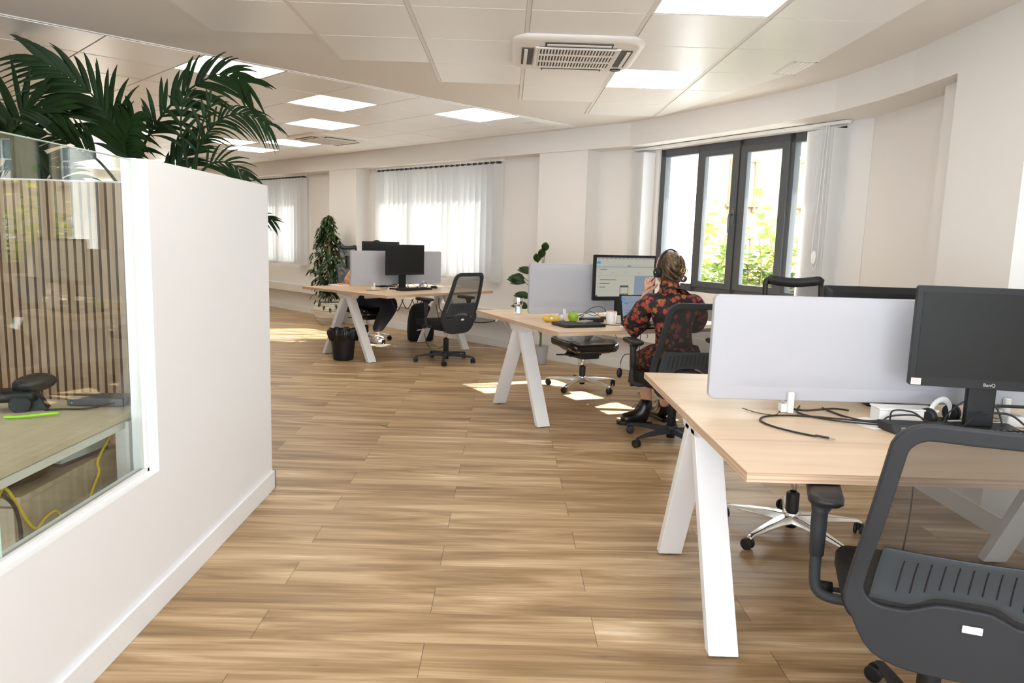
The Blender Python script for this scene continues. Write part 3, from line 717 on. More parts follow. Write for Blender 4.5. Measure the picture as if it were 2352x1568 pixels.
lt = empty('laptop', (1.02, 5.37, .74), rad(21), 'open black laptop with a lit bluish screen at the woman\'s elbow', 'laptop')
m = MB(); m.prism(rrect(.34, .24, .012, 3, 0, -.12), 0.001, .016); m.build('keyboard_half', MONP, lt, bev=.003)
m = MB(); [m.box(-.15+.0225*i, -.132+.0225*i, -.03-.021*j-.016, -.03-.021*j, .0155, .0175) for i in range(14) for j in range(5)]; m.build('keys', BLACKP, lt)
lid = MB(); lid.M = T(0, 0, .014)@R(rad(-14), 'X'); lid.box(-.17, .17, 0, .008, 0, .215); lo_ = lid.build('lid', MONP, lt, bev=.003)
sc = empty('x'); bpy.data.objects.remove(sc)
scr = MB(); scr.M = lid.M; scr.box(-.155, .155, -.002, .001, .018, .205); sco = scr.build('screen', UILAP, lo_)
pg = ui(lo_, .31, .187, -.155, .018, -.0025, UILAP, True)
for c in [o for o in lo_.children if o.name.startswith(('displayed_page', 'cloud_emblem'))]: c.matrix_local = lid.M.copy()

# ---- keyboards, mice
def keyboard(loc, rz, label, group='black keyboards'):
    t = empty('keyboard', (*loc, .74), rz, label, 'keyboard', group)
    b = MB(); b.hexa([(-.22, -.065, .001), (.22, -.065, .001), (.22, .065, .001), (-.22, .065, .001)], [(-.22, -.065, .010), (.22, -.065, .010), (.22, .065, .020), (-.22, .065, .020)]); b.build('case', BLACKP, t, bev=.003)
    k = MB(); l = MB()
    for j in range(6):
        for i in range(20):
            if i in (15,): continue
            x = -.21+.0215*i; y = -.058+.0195*j; z = .011+.0016*j+.0015
            k.box(x, x+.0175, y, y+.0155, z, z+.006); l.box(x+.005, x+.009, y+.007, y+.011, z+.006, z+.0063)
    k.build('keys', BLACKP, t); l.build('key_legends', GREYT, t)
keyboard((1.70, 2.29), rad(3), 'black keyboard on the near desk behind the large chair back')
keyboard((-1.03, 8.24), rad(49), 'black keyboard below the monitor on the far desk')
def mouse(loc, rz, label):
    m = MB(); m.ball((0, 0, .012), .03, 16, (1, 1.8, .75)); m.v = [(x, y, max(z, .001)) for x, y, z in m.v]; o = thing_mesh(m, 'computer_mouse', BLACKP, label, 'mouse', loc=(*loc, .74), rz=rz, smooth=True)
mouse((-.845, 8.62), rad(49), 'dark computer mouse right of the keyboard on the far desk')

def cable(pts, r, label, mt=RUBBER, name='cable', group=None, k=8):
    m = MB(); m.tube(catmull(pts, k), r, 6); return thing_mesh(m, name, mt, label, 'cable', group, smooth=True)
# near desk things
D = .7405
t = empty('usb_cable', (0, 0, 0), 0, 'black cable curving over the near desk and ending in a silver plug', 'cable')
m = MB(); m.tube(catmull([(1.34, 2.44, D+.012), (1.20, 2.52, D+.006), (1.08, 2.56, D+.004), (.96, 2.545, D+.004), (.905, 2.48, D+.004), (.915, 2.40, D+.004), (.96, 2.33, D+.004), (1.005, 2.285, D+.004), (1.02, 2.275, D+.005)], 8), .0034, 7); m.build('lead', RUBBER, t, smooth=True)
m = MB(); m.tube([(1.015, 2.279, D+.006), (1.048, 2.252, D+.006)], .0055, 8, .7); m.build('grip', DARKP, t)
m = MB(); m.tube([(1.048, 2.252, D+.006), (1.062, 2.241, D+.006)], .0045, 4, .6); m.build('plug', STEEL, t)
cable([(1.30, 2.43, D+.01), (1.17, 2.50, D+.005), (1.09, 2.60, D+.005), (1.14, 2.72, D+.005)], .0032, 'black cable running under the near divider towards the small dock', k=8)
cable([(.90, 2.66, D+.004), (.93, 2.60, D+.003), (.985, 2.565, D+.003), (1.03, 2.63, D+.003), (1.05, 2.68, D+.003)], .0016, 'thin grey wire looping out from under the left of the near divider')
cable([(1.22, 2.70, D+.004), (1.24, 2.58, D+.004), (1.29, 2.51, D+.004), (1.35, 2.50, D+.01)], .0035, 'black cable bending from the near divider to the white cable box')
cable([(1.30, 2.66, D+.006), (1.22, 2.62, D+.02), (1.12, 2.63, D+.008), (1.06, 2.70, D+.006)], .004, 'thick black cable lying along the foot of the near divider')
t = empty('cable_box', (1.43, 2.515, .74), rad(-3), 'white rectangular cable box on the near desk behind the dock', 'box')
m = MB(); m.box(-.10, .10, -.03, .045, .001, .05); m.build('body', WPLAS, t, bev=.003); m = MB(); m.box(-.103, .103, -.034, .048, .05, .056); m.build('lid', WPLAS, t, bev=.002)
t = empty('docking_station', (1.395, 2.375, .74), rad(-4), 'small charcoal dock with a yellow and a blue port on the near desk', 'dock')
m = MB(); m.hexa([(-.085, -.04, .001), (.11, -.04, .001), (.11, .045, .001), (-.105, .045, .001)], [(-.095, -.028, .032), (.11, -.028, .032), (.11, .045, .032), (-.112, .045, .032)]); m.build('body', DARKP, t, bev=.003)
for x, mt_ in ((-.055, UIY), (-.02, mat('blue_port', (.02, .09, .35), .4))):
    m = MB(); m.box(x-.008, x+.008, -.0405, -.033, .012, .018); m.build('port', mat('yellow_port', (.75, .5, .05), .4) if mt_ is UIY else mt_, t)
    m = MB(); m.box(x-.009, x+.009, -.037, -.03, .0215, .023); m.build('port_print', GREYT, t)
cable([(1.34, 2.44, D+.02), (1.37, 2.48, D+.05), (1.43, 2.46, D+.05), (1.46, 2.42, D+.02)], .003, 'black cable arched over the dock on the near desk')
cable([(1.30, 2.42, D+.012), (1.35, 2.47, D+.03), (1.42, 2.44, D+.045), (1.45, 2.40, D+.033)], .003, 'second black cable arched in front of the white cable box')
for k, P in enumerate(([(1.53, 2.45, D+.004), (1.56, 2.47, D+.05), (1.63, 2.47, D+.10), (1.70, 2.45, D+.09), (1.72, 2.42, D+.02)],
                       [(1.56, 2.40, D+.01), (1.61, 2.41, D+.05), (1.66, 2.43, D+.06), (1.70, 2.46, D+.03)],
                       [(1.68, 2.44, D+.06), (1.74, 2.42, D+.06), (1.78, 2.40, D+.03), (1.80, 2.38, D+.01)],
                       [(1.80, 2.38, D+.01), (1.84, 2.42, D+.09), (1.86, 2.43, D+.095), (1.88, 2.42, D+.06), (1.90, 2.38, D+.01)],
                       [(1.66, 2.47, D+.08), (1.76, 2.49, D+.075), (1.88, 2.48, D+.08), (1.93, 2.45, D+.13), (1.93, 2.42, D+.16)])):
    cable(P, (.003, .002, .004, .0022, .006)[k], ('black cable arching over the foot of the near monitor', 'thin black wire tangled in front of the near monitor foot', 'thick black cable right of the near monitor foot', 'thin wire loop standing up right of the near monitor foot', 'heavy black cable hanging under the near monitor')[k])
t = empty('headphones', (1.56, 2.52, .74), rad(30), 'black headphones with a white inner band lying left of the near monitor foot', 'headphones')
m = MB(); m.tube([(.075*math.cos(a), 0, .012+.075*math.sin(a)) for a in [PI*i/14 for i in range(15)]], .006, 8, 2); m.build('headband', WPLAS, t, smooth=True)
for s in (-1, 1): m = MB(); m.M = T(s*.075, 0, .032)@R(PI/2, 'Y'); m.lathe([(.02, -.012), (.031, -.008), (.031, .008), (.02, .012)], n=18); m.build('ear_cup', BLACKP, t, smooth=True)
t = empty('power_strip', (1.90, 2.50, .74), rad(-4), 'white multi-socket power strip on the near desk at the right edge', 'power strip')
m = MB(); m.box(-.12, .2, -.028, .028, .001, .04); m.build('body', WPLAS, t, bev=.006, seg=3)
for i in range(4): m = MB(); m.lathe([(.018, .0405), (.016, .0375)], (-.08+.062*i, 0, .001), 16); m.build('socket', mat('socket_grey', (.5, .5, .48), .5), t)
cable([(1.58, 2.50, D+.01), (1.66, 2.51, D+.012), (1.74, 2.50, D+.01), (1.79, 2.50, D+.012)], .006, 'white power lead running to the power strip on the near desk', WPLAS)
m = MB(); m.box(-.0, .12, 0, .15, 0.0005, .002); thing_mesh(m, 'paper_sheet', PAPER, 'white sheet sticking out under the dock on the near desk', 'paper', loc=(1.27, 2.40, .74), rz=rad(20))

# middle desk things
t = empty('mug', (.789, 5.345, .74), rad(-70), 'white mug with an orange inside next to the laptop', 'mug')
m = MB(); m.mi = 0; m.lathe([(.026, .001), (.034, .004), (.040, .05), (.0405, .098), (.038, .098)], n=32, caps=True); m.build('body', mat('white_ceramic', (.85, .84, .82), .2), t, smooth=True)
m = MB(); m.lathe([(.0382, .0985), (.0375, .06), (.03, .012)], n=32, caps=False); m.mi = 0; m.build('orange_inside', ORANGE, t, smooth=True)
m = MB(); m.lathe([(.0405, .0975), (.0395, .100), (.0378, .0985)], n=32, caps=False); m.build('orange_rim', ORANGE, t, smooth=True)
m = MB(); m.tube(catmull([(.038, 0, .08), (.062, 0, .078), (.068, 0, .05), (.058, 0, .025), (.036, 0, .022)], 6), .0055, 8); m.build('handle', MATS['white_ceramic'], t, smooth=True)
t = empty('apple', (.515, 5.43, .74), 0, 'bright green apple on the middle desk', 'apple')
m = MB(); m.lathe([(.004, .008), (.016, .001), (.028, .008), (.039, .032), (.041, .052), (.033, .070), (.018, .077), (.006, .070), (.001, .068)], n=28, caps=False); m.build('flesh', mat('apple_green', (.30, .50, .035), .3, vary=.25, vscale=30), t, smooth=True)
m = MB(); m.tube([(0, 0, .068), (.003, 0, .084)], [.002, .0026], 6); m.build('stalk', BARK, t)
t = empty('mango', (.345, 5.40, .74), rad(5), 'yellow fruit with a round sticker, left of the apple', 'fruit')
m = MB(); P = [(-.062, 0, .024), (-.045, 0, .027), (-.02, .0, .024), (.0, .0, .026), (.025, 0, .027), (.05, 0, .024), (.062, 0, .022)]
m.tube(catmull(P, 4), [.004+.021*math.sin(PI*i/24)**.45*(1-.12*math.cos(4*PI*i/24)*0) for i in range(25)], 14); m.build('peel', mat('mango_yellow', (.75, .48, .05), .4, vary=.3, vscale=25), t, smooth=True)
m = MB(); m.M = T(.003, -.0245, .032)@R(rad(65), 'X'); m.lathe([(.009, 0), (.009, .0006)], n=16); m.build('sticker', mat('sticker_blue', (.55, .68, .85), .5), t)
t = empty('drinking_glass', (.109, 5.90, .74), 0, 'tall faceted glass half full of water at the left of the middle desk', 'glass')
CG = mat('clear_glass', (1, 1, 1), .02, trans=1); m = MB(); m.lathe([(.026, .001), (.030, .07), (.039, .078), (.042, .135), (.040, .135), (.037, .08), (.0275, .07), (.024, .01)], n=10); m.build('tumbler', CG, t)
m = MB(); m.lathe([(.0235, .0105), (.027, .069), (.028, .072)], n=10); m.build('water', mat('water', (1, 1, 1), .0, trans=1), t)
t = empty('closed_laptop', (.535, 5.215, .74), rad(23), 'closed black laptop under the phone at the front of the middle desk', 'laptop')
m = MB(); m.prism(rrect(.33, .235, .015, 4), .002, .022); m.build('shell', BLACKP, t, bev=.004)
t = empty('mobile_phone', (.585, 5.275, .762), rad(-32), 'mobile phone lying on the closed laptop', 'phone')
m = MB(); m.prism(rrect(.072, .148, .01, 4), .0005, .0085); m.build('case', mat('gold_phone_edge', (.35, .27, .18), .3), t, bev=.002)
m = MB(); m.prism(rrect(.066, .142, .008, 4), .0085, .0092); m.build('screen', mat('phone_glass', (.35, .38, .38), .1), t)
t = empty('docking_station', (.66, 5.47, .74), rad(24), 'flat black dock between the apple and the white mug', 'dock')
m = MB(); m.box(-.085, .085, -.04, .05, .002, .032); m.build('body', BLACKP, t, bev=.004)
m = MB(); m.prism(rrect(.13, .09, .03, 5, .0, .13), .001, .055); thing_mesh(m, 'adapter_hub', WPLAS, 'white rounded power hub behind the black dock on the middle desk', 'power strip', loc=(.70, 5.46, .74), rz=rad(24), bev=.006)
for k, P in enumerate(([(.52, 5.50, D+.03), (.60, 5.57, D+.05), (.68, 5.60, D+.10), (.76, 5.62, D+.10), (.80, 5.60, D+.04)], [(.46, 5.50, D+.004), (.41, 5.45, D+.004), (.44, 5.38, D+.004), (.52, 5.35, D+.004)],
                       [(.56, 5.53, D+.04), (.62, 5.50, D+.06), (.68, 5.52, D+.045), (.72, 5.54, D+.06)], [(.58, 5.50, D+.03), (.66, 5.58, D+.07), (.74, 5.56, D+.03)],
                       [(.66, 5.40, D+.004), (.74, 5.30, D+.004), (.86, 5.28, D+.004), (.93, 5.18, D+.004), (.955, 5.075, D+.003), (.957, 5.055, D-.02), (.955, 5.05, D-.12), (.945, 5.05, D-.2)])):
    cable(P, .0025, ('black cable arched high behind the dock on the middle desk', 'black cable looping round the clamp of the middle divider', 'tangled black cable on top of the middle desk dock', 'short black cable over the white hub on the middle desk', 'headset cable running across the middle desk and hanging over its edge')[k])
t = empty('cable_remote', (-.10, .02, 0), 0, 'small black inline remote hanging on its cable beside the chair armrest', 'remote')
m = MB(); m.tube(catmull([(.985, 5.02, .57), (.955, 5.03, .565), (.935, 5.045, .53), (.925, 5.05, .48)], 6), .003, 6); m.build('lead', RUBBER, t, smooth=True)
m = MB(); m.M = T(.925, 5.05, .43); m.ball((0, 0, 0), .022, 14, (.9, .5, 1.7)); m.build('body', BLACKP, t, smooth=True)
m = MB(); m.tube([(.925, 5.05, .50), (.925, 5.05, .47)], .006, 8); m.build('silver_ring', STEEL, t)
m = MB(); m.box(0, .24, 0, .19, .001, .003); thing_mesh(m, 'notebook', PAPER, 'white paper at the edge of the middle desk under the woman\'s forearm', 'paper', loc=(.90, 5.085, .74), rz=rad(24))
m = MB(); m.lathe([(.028, .001), (.03, .01), (.03, .055), (.024, .06)], n=18); thing_mesh(m, 'small_tin', PAPER, 'small white patterned pot between the mug and the laptop', 'pot', loc=(.865, 5.43, .74), smooth=True)
# far desk things
m = MB(); m.box(-.15, .15, -.1, .1, .001, .008); thing_mesh(m, 'notebook', PAPER, 'white papers at the left of the far desk with an orange pen on top', 'paper', loc=(-1.93, 8.72, .74), rz=rad(49))
m = MB(); m.tube([(-.08, 0, 0), (.08, 0, 0)], .008, 8); thing_mesh(m, 'pen', ORANGE, 'orange pen on the white papers of the far desk', 'pen', loc=(-1.93, 8.70, .757), rz=rad(40), smooth=True)
rr = random.Random(3)
for k in range(5):
    x, y = -1.35+.10*k, 8.27+.10*k; P = [(x, y, D+.004), (x+.04, y+.02, D+rr.uniform(.03, .08)), (x+.10, y+.10, D+rr.uniform(.02, .07)), (x+.12, y+.16, D+.004)]
    cable(P, .003, '%s black cable of the tangle round the monitor foot of the far desk' % ('leftmost', 'second', 'middle', 'fourth', 'rightmost')[k], group='tangled cables on the far desk')
cable([(-1.53, 8.02, D+.003), (-1.50, 7.96, D+.003), (-1.45, 7.98, D+.003), (-1.38, 8.06, D+.003)], .002, 'thin wire curling left of the far divider clamp')
m = MB(); m.box(-.1, .1, -.06, .06, .001, .022); thing_mesh(m, 'leaflet_stack', PAPER, 'stack of white leaflets right of the far divider', 'paper', loc=(-.62, 8.86, .74), rz=rad(60))
for k in range(4):
    x, y = -.80-.10*k, 8.05-.06*k; P = [(x, y, .67), (x-.06, y-.04, .60-.02*k), (x-.12, y-.05, .66)]
    cable(P, .0045, '%s black cable loop hanging under the front edge of the far desk' % ('rightmost', 'third', 'second', 'leftmost')[k], group='cable loops under the far desk')

# ------------------------------------------------------------ chairs
def back_pt(x, z, off=0):
    v = (z-.43)/.555
    y = -.215-.165*v+.020*math.exp(-((v-.25)/.2)**2)+.45*x*x
    return (x, y+off, z)
def halfw(z):
    v = max(0, min(1, (z-.43)/.555)); return .258-.06*v
def ring_pts(w_in, z_lo, z_hi, rc, N, hump=None, low=None):
    """closed outline in x,z (rounded trapezoid)"""
    pts = []
    for cxs, czs, a0 in ((1, 1, 0), (-1, 1, 90), (-1, -1, 180), (1, -1, 270)):
        for i in range(N+1):
            a = rad(a0+90*i/N); zc = (z_hi-rc) if czs > 0 else (z_lo+rc)
            z = zc+rc*math.sin(a); x = cxs*(halfw(zc)-w_in-rc)+rc*math.cos(a); pts.append([x, z])
        # long straight run subdivided towards next corner
        nxt = {0: (-1, 1, 90), 90: (-1, -1, 180), 180: (1, -1, 270), 270: (1, 1, 0)}[a0]
        p = pts[-1]; a = rad(nxt[2]); zc = (z_hi-rc) if nxt[1] > 0 else (z_lo+rc)
        q = [nxt[0]*(halfw(zc)-w_in-rc)+rc*math.cos(a), zc+rc*math.sin(a)]
        M_ = 12
        for i in range(1, M_): pts.append([p[0]+(q[0]-p[0])*i/M_, p[1]+(q[1]-p[1])*i/M_])
    for p in pts:
        if p[1] < z_lo+rc*.9+.001 or (hump and p[1] < z_lo+rc):
            if hump: p[1] += hump(p[0])*max(0, min(1, (z_lo+rc-p[1])/rc+.0))
            if low: p[1] -= low(p[0])*max(0, min(1, (z_lo+rc-p[1])/rc+.0))
    return pts
hmp = lambda x: .034/(1+math.exp((abs(x)-.085)/.012))
lowf = lambda x: .10*max(0, 1-(x/.225)**4)**.8*(1 if abs(x) < .225 else 0)
def star(t, mt, R0=.30, thick=1.0, a0=0):
    b = MB()
    for k in range(5):
        a = a0+2*PI*k/5; b.M = R(a)
        pr = [(.0, .030, .062, .100), (.10, .026, .066, .100), (.22, .020, .066, .088), (R0-.005, .014, .062, .076), (R0+.018, .013, .052, .066)]
        vs = []; fs = []
        for x, w_, z0, z1 in pr: vs += [(x, -w_*thick, z0), (x, w_*thick, z0), (x, w_*thick*.7, z1), (x, -w_*thick*.7, z1)]
        for i in range(len(pr)-1):
            for q in range(4): fs.append((i*4+q, i*4+(q+1) % 4, (i+1)*4+(q+1) % 4, (i+1)*4+q))
        fs += [(0, 1, 2, 3), tuple(len(pr)*4-4+q for q in (3, 2, 1, 0))]
        b.add(vs, fs)
    b.M = Matrix(); b.lathe([(.03, .05), (.042, .06), (.042, .105), (.034, .115)], n=20)
    b.build('star_base', mt, t, bev=.004)
    for k in range(5):
        a = a0+2*PI*k/5; c = MB(); c.M = R(a)@T(R0+.004, 0, 0)@R(.9+k*1.3)
        for s in (-1, 1): c.M = R(a)@T(R0+.004, 0, 0)@R(.9+k*1.3)@T(.012, s*.013, .0275)@R(PI/2, 'X'); c.lathe([(.015, -.008), (.0265, -.006), (.0265, .006), (.015, .008)], n=18)
        c.M = R(a)@T(R0+.004, 0, 0)@R(.9+k*1.3); c.box(-.004, .022, -.005, .005, .022, .054); c.tube([(0, 0, .045), (0, 0, .066)], .006, 8)
        c.build('castor', BLACKP, t, bev=.0015, seg=1)
def armrest(t, s, pad=.245, z=.68, rod=True):
    a = MB(); a.tube(catmull([(s*.18, -.02, .405), (s*.25, -.02, .40), (s*.292, -.02, .415), (s*.305, -.02, .46), (s*.305, -.02, .56)], 5), .015, 10, .8, up=(0, 1, 0)); 
    o = a.build('armrest', DARKP, t, smooth=True)
    b = MB(); b.tube([(s*.305, -.02, .52), (s*.306, -.02, .60), (s*.306, -.02, .64), (s*.300, -.02, z)], [.019, .021, .021, .034], 12, 1.25, up=(0, 1, 0)); b.build('arm_sleeve', DARKP, o, smooth=True)
    c = MB(); pts = rrect(.088, pad, .035, 6, s*.298, .015); n = len(pts); cc = (s*.298, .015)
    rg = [(.86, z-.004), (1, z+.006), (1, z+.018), (.9, z+.026), (.6, z+.0285)]
    v = [(cc[0]+(x-cc[0])*k, cc[1]+(y-cc[1])*k, zz) for k, zz in rg for x, y in pts]
    c.add(v, [(j*n+i, j*n+(i+1) % n, (j+1)*n+(i+1) % n, (j+1)*n+i) for j in range(4) for i in range(n)]+[tuple(range(n)), tuple(range(4*n, 5*n))[::-1]]); c.build('arm_pad', BLACKP, o, smooth=True)
def seat_mesh(w, d, z0, th, front=.03, fy=0):
    m = MB(); rg = [(.80, 0), (.96, .012), (1, .03), (1, th-.02), (.96, th-.006), (.86, th), (.5, th+.004)]
    pts = rrect(w, d, .09, 7, 0, .02); n = len(pts)
    v = [(x*k, (y-.02)*k+.02+fy, z0+zz-front*max(0, (y-.12)/.14)**2*.8) for k, zz in rg for x, y in pts]
    m.add(v, [(j*n+i, j*n+(i+1) % n, (j+1)*n+(i+1) % n, (j+1)*n+i) for j in range(len(rg)-1) for i in range(n)]+[tuple(range(n)), tuple(range((len(rg)-1)*n, len(rg)*n))[::-1]])
    return m
def task_chair(loc, rz, label, group, a0):
    t = empty('task_chair', (*loc, 0), rz, label, 'office chair', group)
    star(t, DARKP, .315, 1, a0)
    g = MB(); g.lathe([(.029, .03), (.029, .25), (.026, .255)], n=18); o = g.build('column', BLACKP, t, smooth=True)
    g = MB(); g.lathe([(.014, .255), (.014, .39)], n=14); g.build('gas_piston', CHROME, o, smooth=True)
    g = MB(); g.box(-.09, .09, -.14, .12, .34, .39); g.box(-.05, .05, -.19, -.12, .355, .40); g.build('mechanism', BLACKP, t, bev=.012)
    g = MB(); g.tube([(-.09, .05, .40), (-.25, .05, .395)], .007, 8); g.tube([(-.25, .05, .395), (-.29, .05, .395)], .02, 10); g.build('lever', BLACKP, t, smooth=True)
    seat_mesh(.47, .44, .385, .085, fy=.045).build('seat', BLACKF, t, smooth=True)
    N = 6
    outer = ring_pts(0, .425, .985, .075, N, None, lowf); inner = ring_pts(.036, .495, .947, .045, N, hmp)
    n = len(outer)
    f = MB(); v = [back_pt(x, z, off=-.014) for x, z in outer]+[back_pt(x, z, off=-.014) for x, z in inner]+[back_pt(x, z, off=.012) for x, z in outer]+[back_pt(x, z, off=.012) for x, z in inner]
    fs = []
    for i in range(n):
        j = (i+1) % n; fs += [(i, j, n+j, n+i), (2*n+i, 3*n+i, 3*n+j, 2*n+j), (i, 2*n+i, 2*n+j, j), (n+i, n+j, 3*n+j, 3*n+i)]
    f.add(v, fs); f.build('back_frame', DARKP, t, bev=.006, seg=3)
    # mesh panel
    p = MB(); NZ = 16; NX = 12
    p.grid(lambda u, w_: back_pt((2*u-1)*(halfw(.485+.48*w_)-.022), .485+.48*w_, off=.006), NX, NZ); p.build('back_mesh', MESHN, t, smooth=True, fix=False)
    # lumbar panel with ribs
    l = MB()
    def lum(u, w_, o=0):
        x = (2*u-1)*(.196-.012*w_); zb = .515+hmp(x)*1.05; z = zb+(.662-zb)*w_
        return back_pt(x, z, off=-.012+o)
    l.grid(lambda u, w_: lum(u, w_), 36, 8); lo2 = l.build('lumbar_panel', LUMB, t, smooth=True, solid=.005)
    r = MB()
    for k in range(11):
        u = .13+.74*k/10; r.tube([lum(u, .2, -.0035), lum(u, .55, -.0035), lum(u, .82, -.0035)], .0016, 5)
    r.build('ribs', BLACKP, lo2, smooth=True)
    q = MB(); c = Vector(back_pt(.022, .480, off=-.0165)); q.box(c.x-.021, c.x+.021, c.y-.001, c.y+.003, c.z-.009, c.z+.009); q.build('maker_plate', WPLAS, t, bev=.002)
    armrest(t, -1); armrest(t, 1)
    return t
G1 = 'black task chairs with mesh backs and ribbed lumbar panels'
CH = [((1.163, 1.795), rad(-20), 'large mesh-back office chair cut off by the bottom right corner', rad(82+20)),
      ((1.165, 4.86), rad(8), 'black mesh-back chair the woman in the floral dress sits on', rad(-8)),
      ((-.63, 7.86), rad(46), 'empty black mesh-back chair turned sideways at the far desk', rad(-90-46))]
for loc, rz, lb, a0 in CH: task_chair(loc, rz, lb, G1, a0)

def chrome_chair(loc, rz, label, a0, head=True, arms=True):
    t = empty('chrome_chair', (*loc, 0), rz, label, 'office chair', 'black chairs on polished metal star bases')
    star(t, CHROME, .325, 1.1, a0)
    g = MB(); g.lathe([(.026, .035), (.026, .112), (.03, .112), (.03, .20), (.024, .205)], n=18); o = g.build('column', BLACKP, t, smooth=True)
    g = MB(); g.lathe([(.015, .2), (.015, .30)], n=14); g.build('gas_piston', CHROME, o, smooth=True)
    g = MB(); g.box(-.10, .10, -.15, .13, .285, .345); g.box(-.17, .17, -.05, .05, .30, .33); g.hexa([(-.14, -.13, .34), (.14, -.13, .34), (.14, .12, .34), (-.14, .12, .34)], [(-.21, -.20, .40), (.21, -.20, .40), (.21, .18, .40), (-.21, .18, .40)]); g.build('mechanism', BLACKP, t, bev=.012)
    for s in (-1, 1): g = MB(); g.tube([(s*.1, 0, .315), (s*.28, 0, .32)], [.008, .006], 8); g.build('lever', DARKP, t, smooth=True)
    m = seat_mesh(.52, .48, .385, .085, .04); m.build('seat', GLOSSB, t, smooth=True)
    f = MB(); pts = ring_pts(.0, .50, .97, .06, 5); ins = ring_pts(.03, .53, .94, .04, 5); n = len(pts)
    v = [back_pt(x*.98, z, off=-.012) for x, z in pts]+[back_pt(x*.98, z, off=-.012) for x, z in ins]+[back_pt(x*.98, z, off=.01) for x, z in pts]+[back_pt(x*.98, z, off=.01) for x, z in ins]
    fs = []
    for i in range(n):
        j = (i+1) % n; fs += [(i, j, n+j, n+i), (2*n+i, 3*n+i, 3*n+j, 2*n+j), (i, 2*n+i, 2*n+j, j), (n+i, n+j, 3*n+j, 3*n+i)]
    f.add(v, fs); f.box(-.03, .03, -.29, -.24, .36, .60)
    if head: f.box(-.03, .03, -.40, -.35, .90, 1.07)
    f.build('back_frame', BLACKP, t, bev=.004)
    p = MB(); p.grid(lambda u, w_: back_pt((2*u-1)*(halfw(.52+.43*w_)-.02), .52+.43*w_), 10, 12); p.build('back_mesh', MESHB, t, smooth=True, fix=False)
    # headrest: saddle shaped bow with a mesh
    h = MB()
    def hr(u, w_): x = (2*u-1)*(.135-.02*w_*0); return (x, -.37-.03*w_+.9*x*x*.6, 1.035+.135*w_+(.9*x*x)*(w_)-.0)
    bow = [hr(.0, .1), hr(0, .5), hr(.02, .95), hr(.15, 1), hr(.35, 1), hr(.5, 1), hr(.65, 1), hr(.85, 1), hr(.98, .95), hr(1, .5), hr(1, .1), hr(.85, .0), hr(.5, -.02), hr(.15, .0), hr(0, .1)]
    if head: h.tube(catmull(bow, 4), [.013+.012*(1 if 8 <= i <= 30 else 0) for i in range(4*14+1)], 8); h.build('headrest_frame', BLACKP, t, smooth=True)
    h = MB(); h.grid(hr, 10, 6)
    if head: h.build('headrest_mesh', MESHB, t, smooth=True, fix=False)
    if arms: armrest(t, -1, z=.66); armrest(t, 1, z=.66)
    return t
chrome_chair((.735, 6.63), rad(204), 'low black chair with a chrome star base tucked under the middle desk', rad(22-204), head=False, arms=False)
chrome_chair((1.385, 3.29), rad(170), 'chrome-based chair behind the near desk, headrest peeping over the divider', rad(2-170))
chrome_chair((-1.757, 9.21), rad(229), 'black high-back chair with headrest behind the far desk, beside the bushy plant', rad(20))
# ------------------------------------------------------------ people
def skinned(name, V, Ed, mt, parent, sub=2, root=0, kind=None):
    me = bpy.data.meshes.new(name); me.from_pydata([v[:3] for v in V], Ed, []); me.update(); me.materials.append(mt)
    o = bpy.data.objects.new(name, me); COL.objects.link(o); o.parent = parent
    q = o.modifiers.new('skin', 'SKIN'); q.use_smooth_shade = True; q.branch_smoothing = .5
    sv = me.skin_vertices[0].data
    for i, v in enumerate(V):
        r = v[3]; sv[i].radius = (r, v[4]) if len(v) > 4 else (r, r); sv[i].use_root = (i == root)
    q = o.modifiers.new('sub', 'SUBSURF'); q.levels = sub; q.render_levels = sub
    return o
def florals():
    m = bpy.data.materials.new('floral_dress_fabric'); m.use_nodes = True; nt = m.node_tree; L = nt.links; b = nt.nodes['Principled BSDF']
    tc = nt.nodes.new('ShaderNodeTexCoord'); nz = nt.nodes.new('ShaderNodeTexNoise'); nz.inputs['Scale'].default_value = 60; nz.inputs['Detail'].default_value = 3
    L.new(tc.outputs['Object'], nz.inputs['Vector'])
    mx = nt.nodes.new('ShaderNodeMixRGB'); mx.blend_type = 'LINEAR_LIGHT'; mx.inputs[0].default_value = .022
    L.new(tc.outputs['Object'], mx.inputs[1]); L.new(nz.outputs['Color'], mx.inputs[2])
    v = nt.nodes.new('ShaderNodeTexVoronoi'); v.inputs['Scale'].default_value = 25; L.new(mx.outputs[0], v.inputs['Vector'])
    r = nt.nodes.new('ShaderNodeValToRGB'); r.color_ramp.interpolation = 'CONSTANT'; e = r.color_ramp.elements
    e[0].position = 0; e[0].color = (.38, .12, .05, 1); e[1].position = .16; e[1].color = (.30, .03, .025, 1)
    for p, c in ((.28, (.42, .065, .04, 1)), (.40, (.13, .010, .014, 1)), (.47, (.09, .06, .02, 1)), (.51, (.010, .006, .008, 1))): k = e.new(p); k.color = c
    L.new(v.outputs['Distance'], r.inputs[0])
    sp = nt.nodes.new('ShaderNodeSeparateColor'); L.new(v.outputs['Color'], sp.inputs[0])
    gate = math_node(nt, 'GREATER_THAN', sp.outputs[0], .12)
    m2 = nt.nodes.new('ShaderNodeMixRGB'); m2.inputs[1].default_value = (.010, .006, .008, 1); L.new(gate, m2.inputs[0]); L.new(r.outputs[0], m2.inputs[2])
    hs = nt.nodes.new('ShaderNodeHueSaturation'); L.new(math_node(nt, 'ADD', math_node(nt, 'MULTIPLY', sp.outputs[1], .07), .47), hs.inputs['Hue']); L.new(m2.outputs[0], hs.inputs['Color'])
    L.new(hs.outputs[0], b.inputs['Base Color']); b.inputs['Roughness'].default_value = .75; return m
FLORAL = florals()
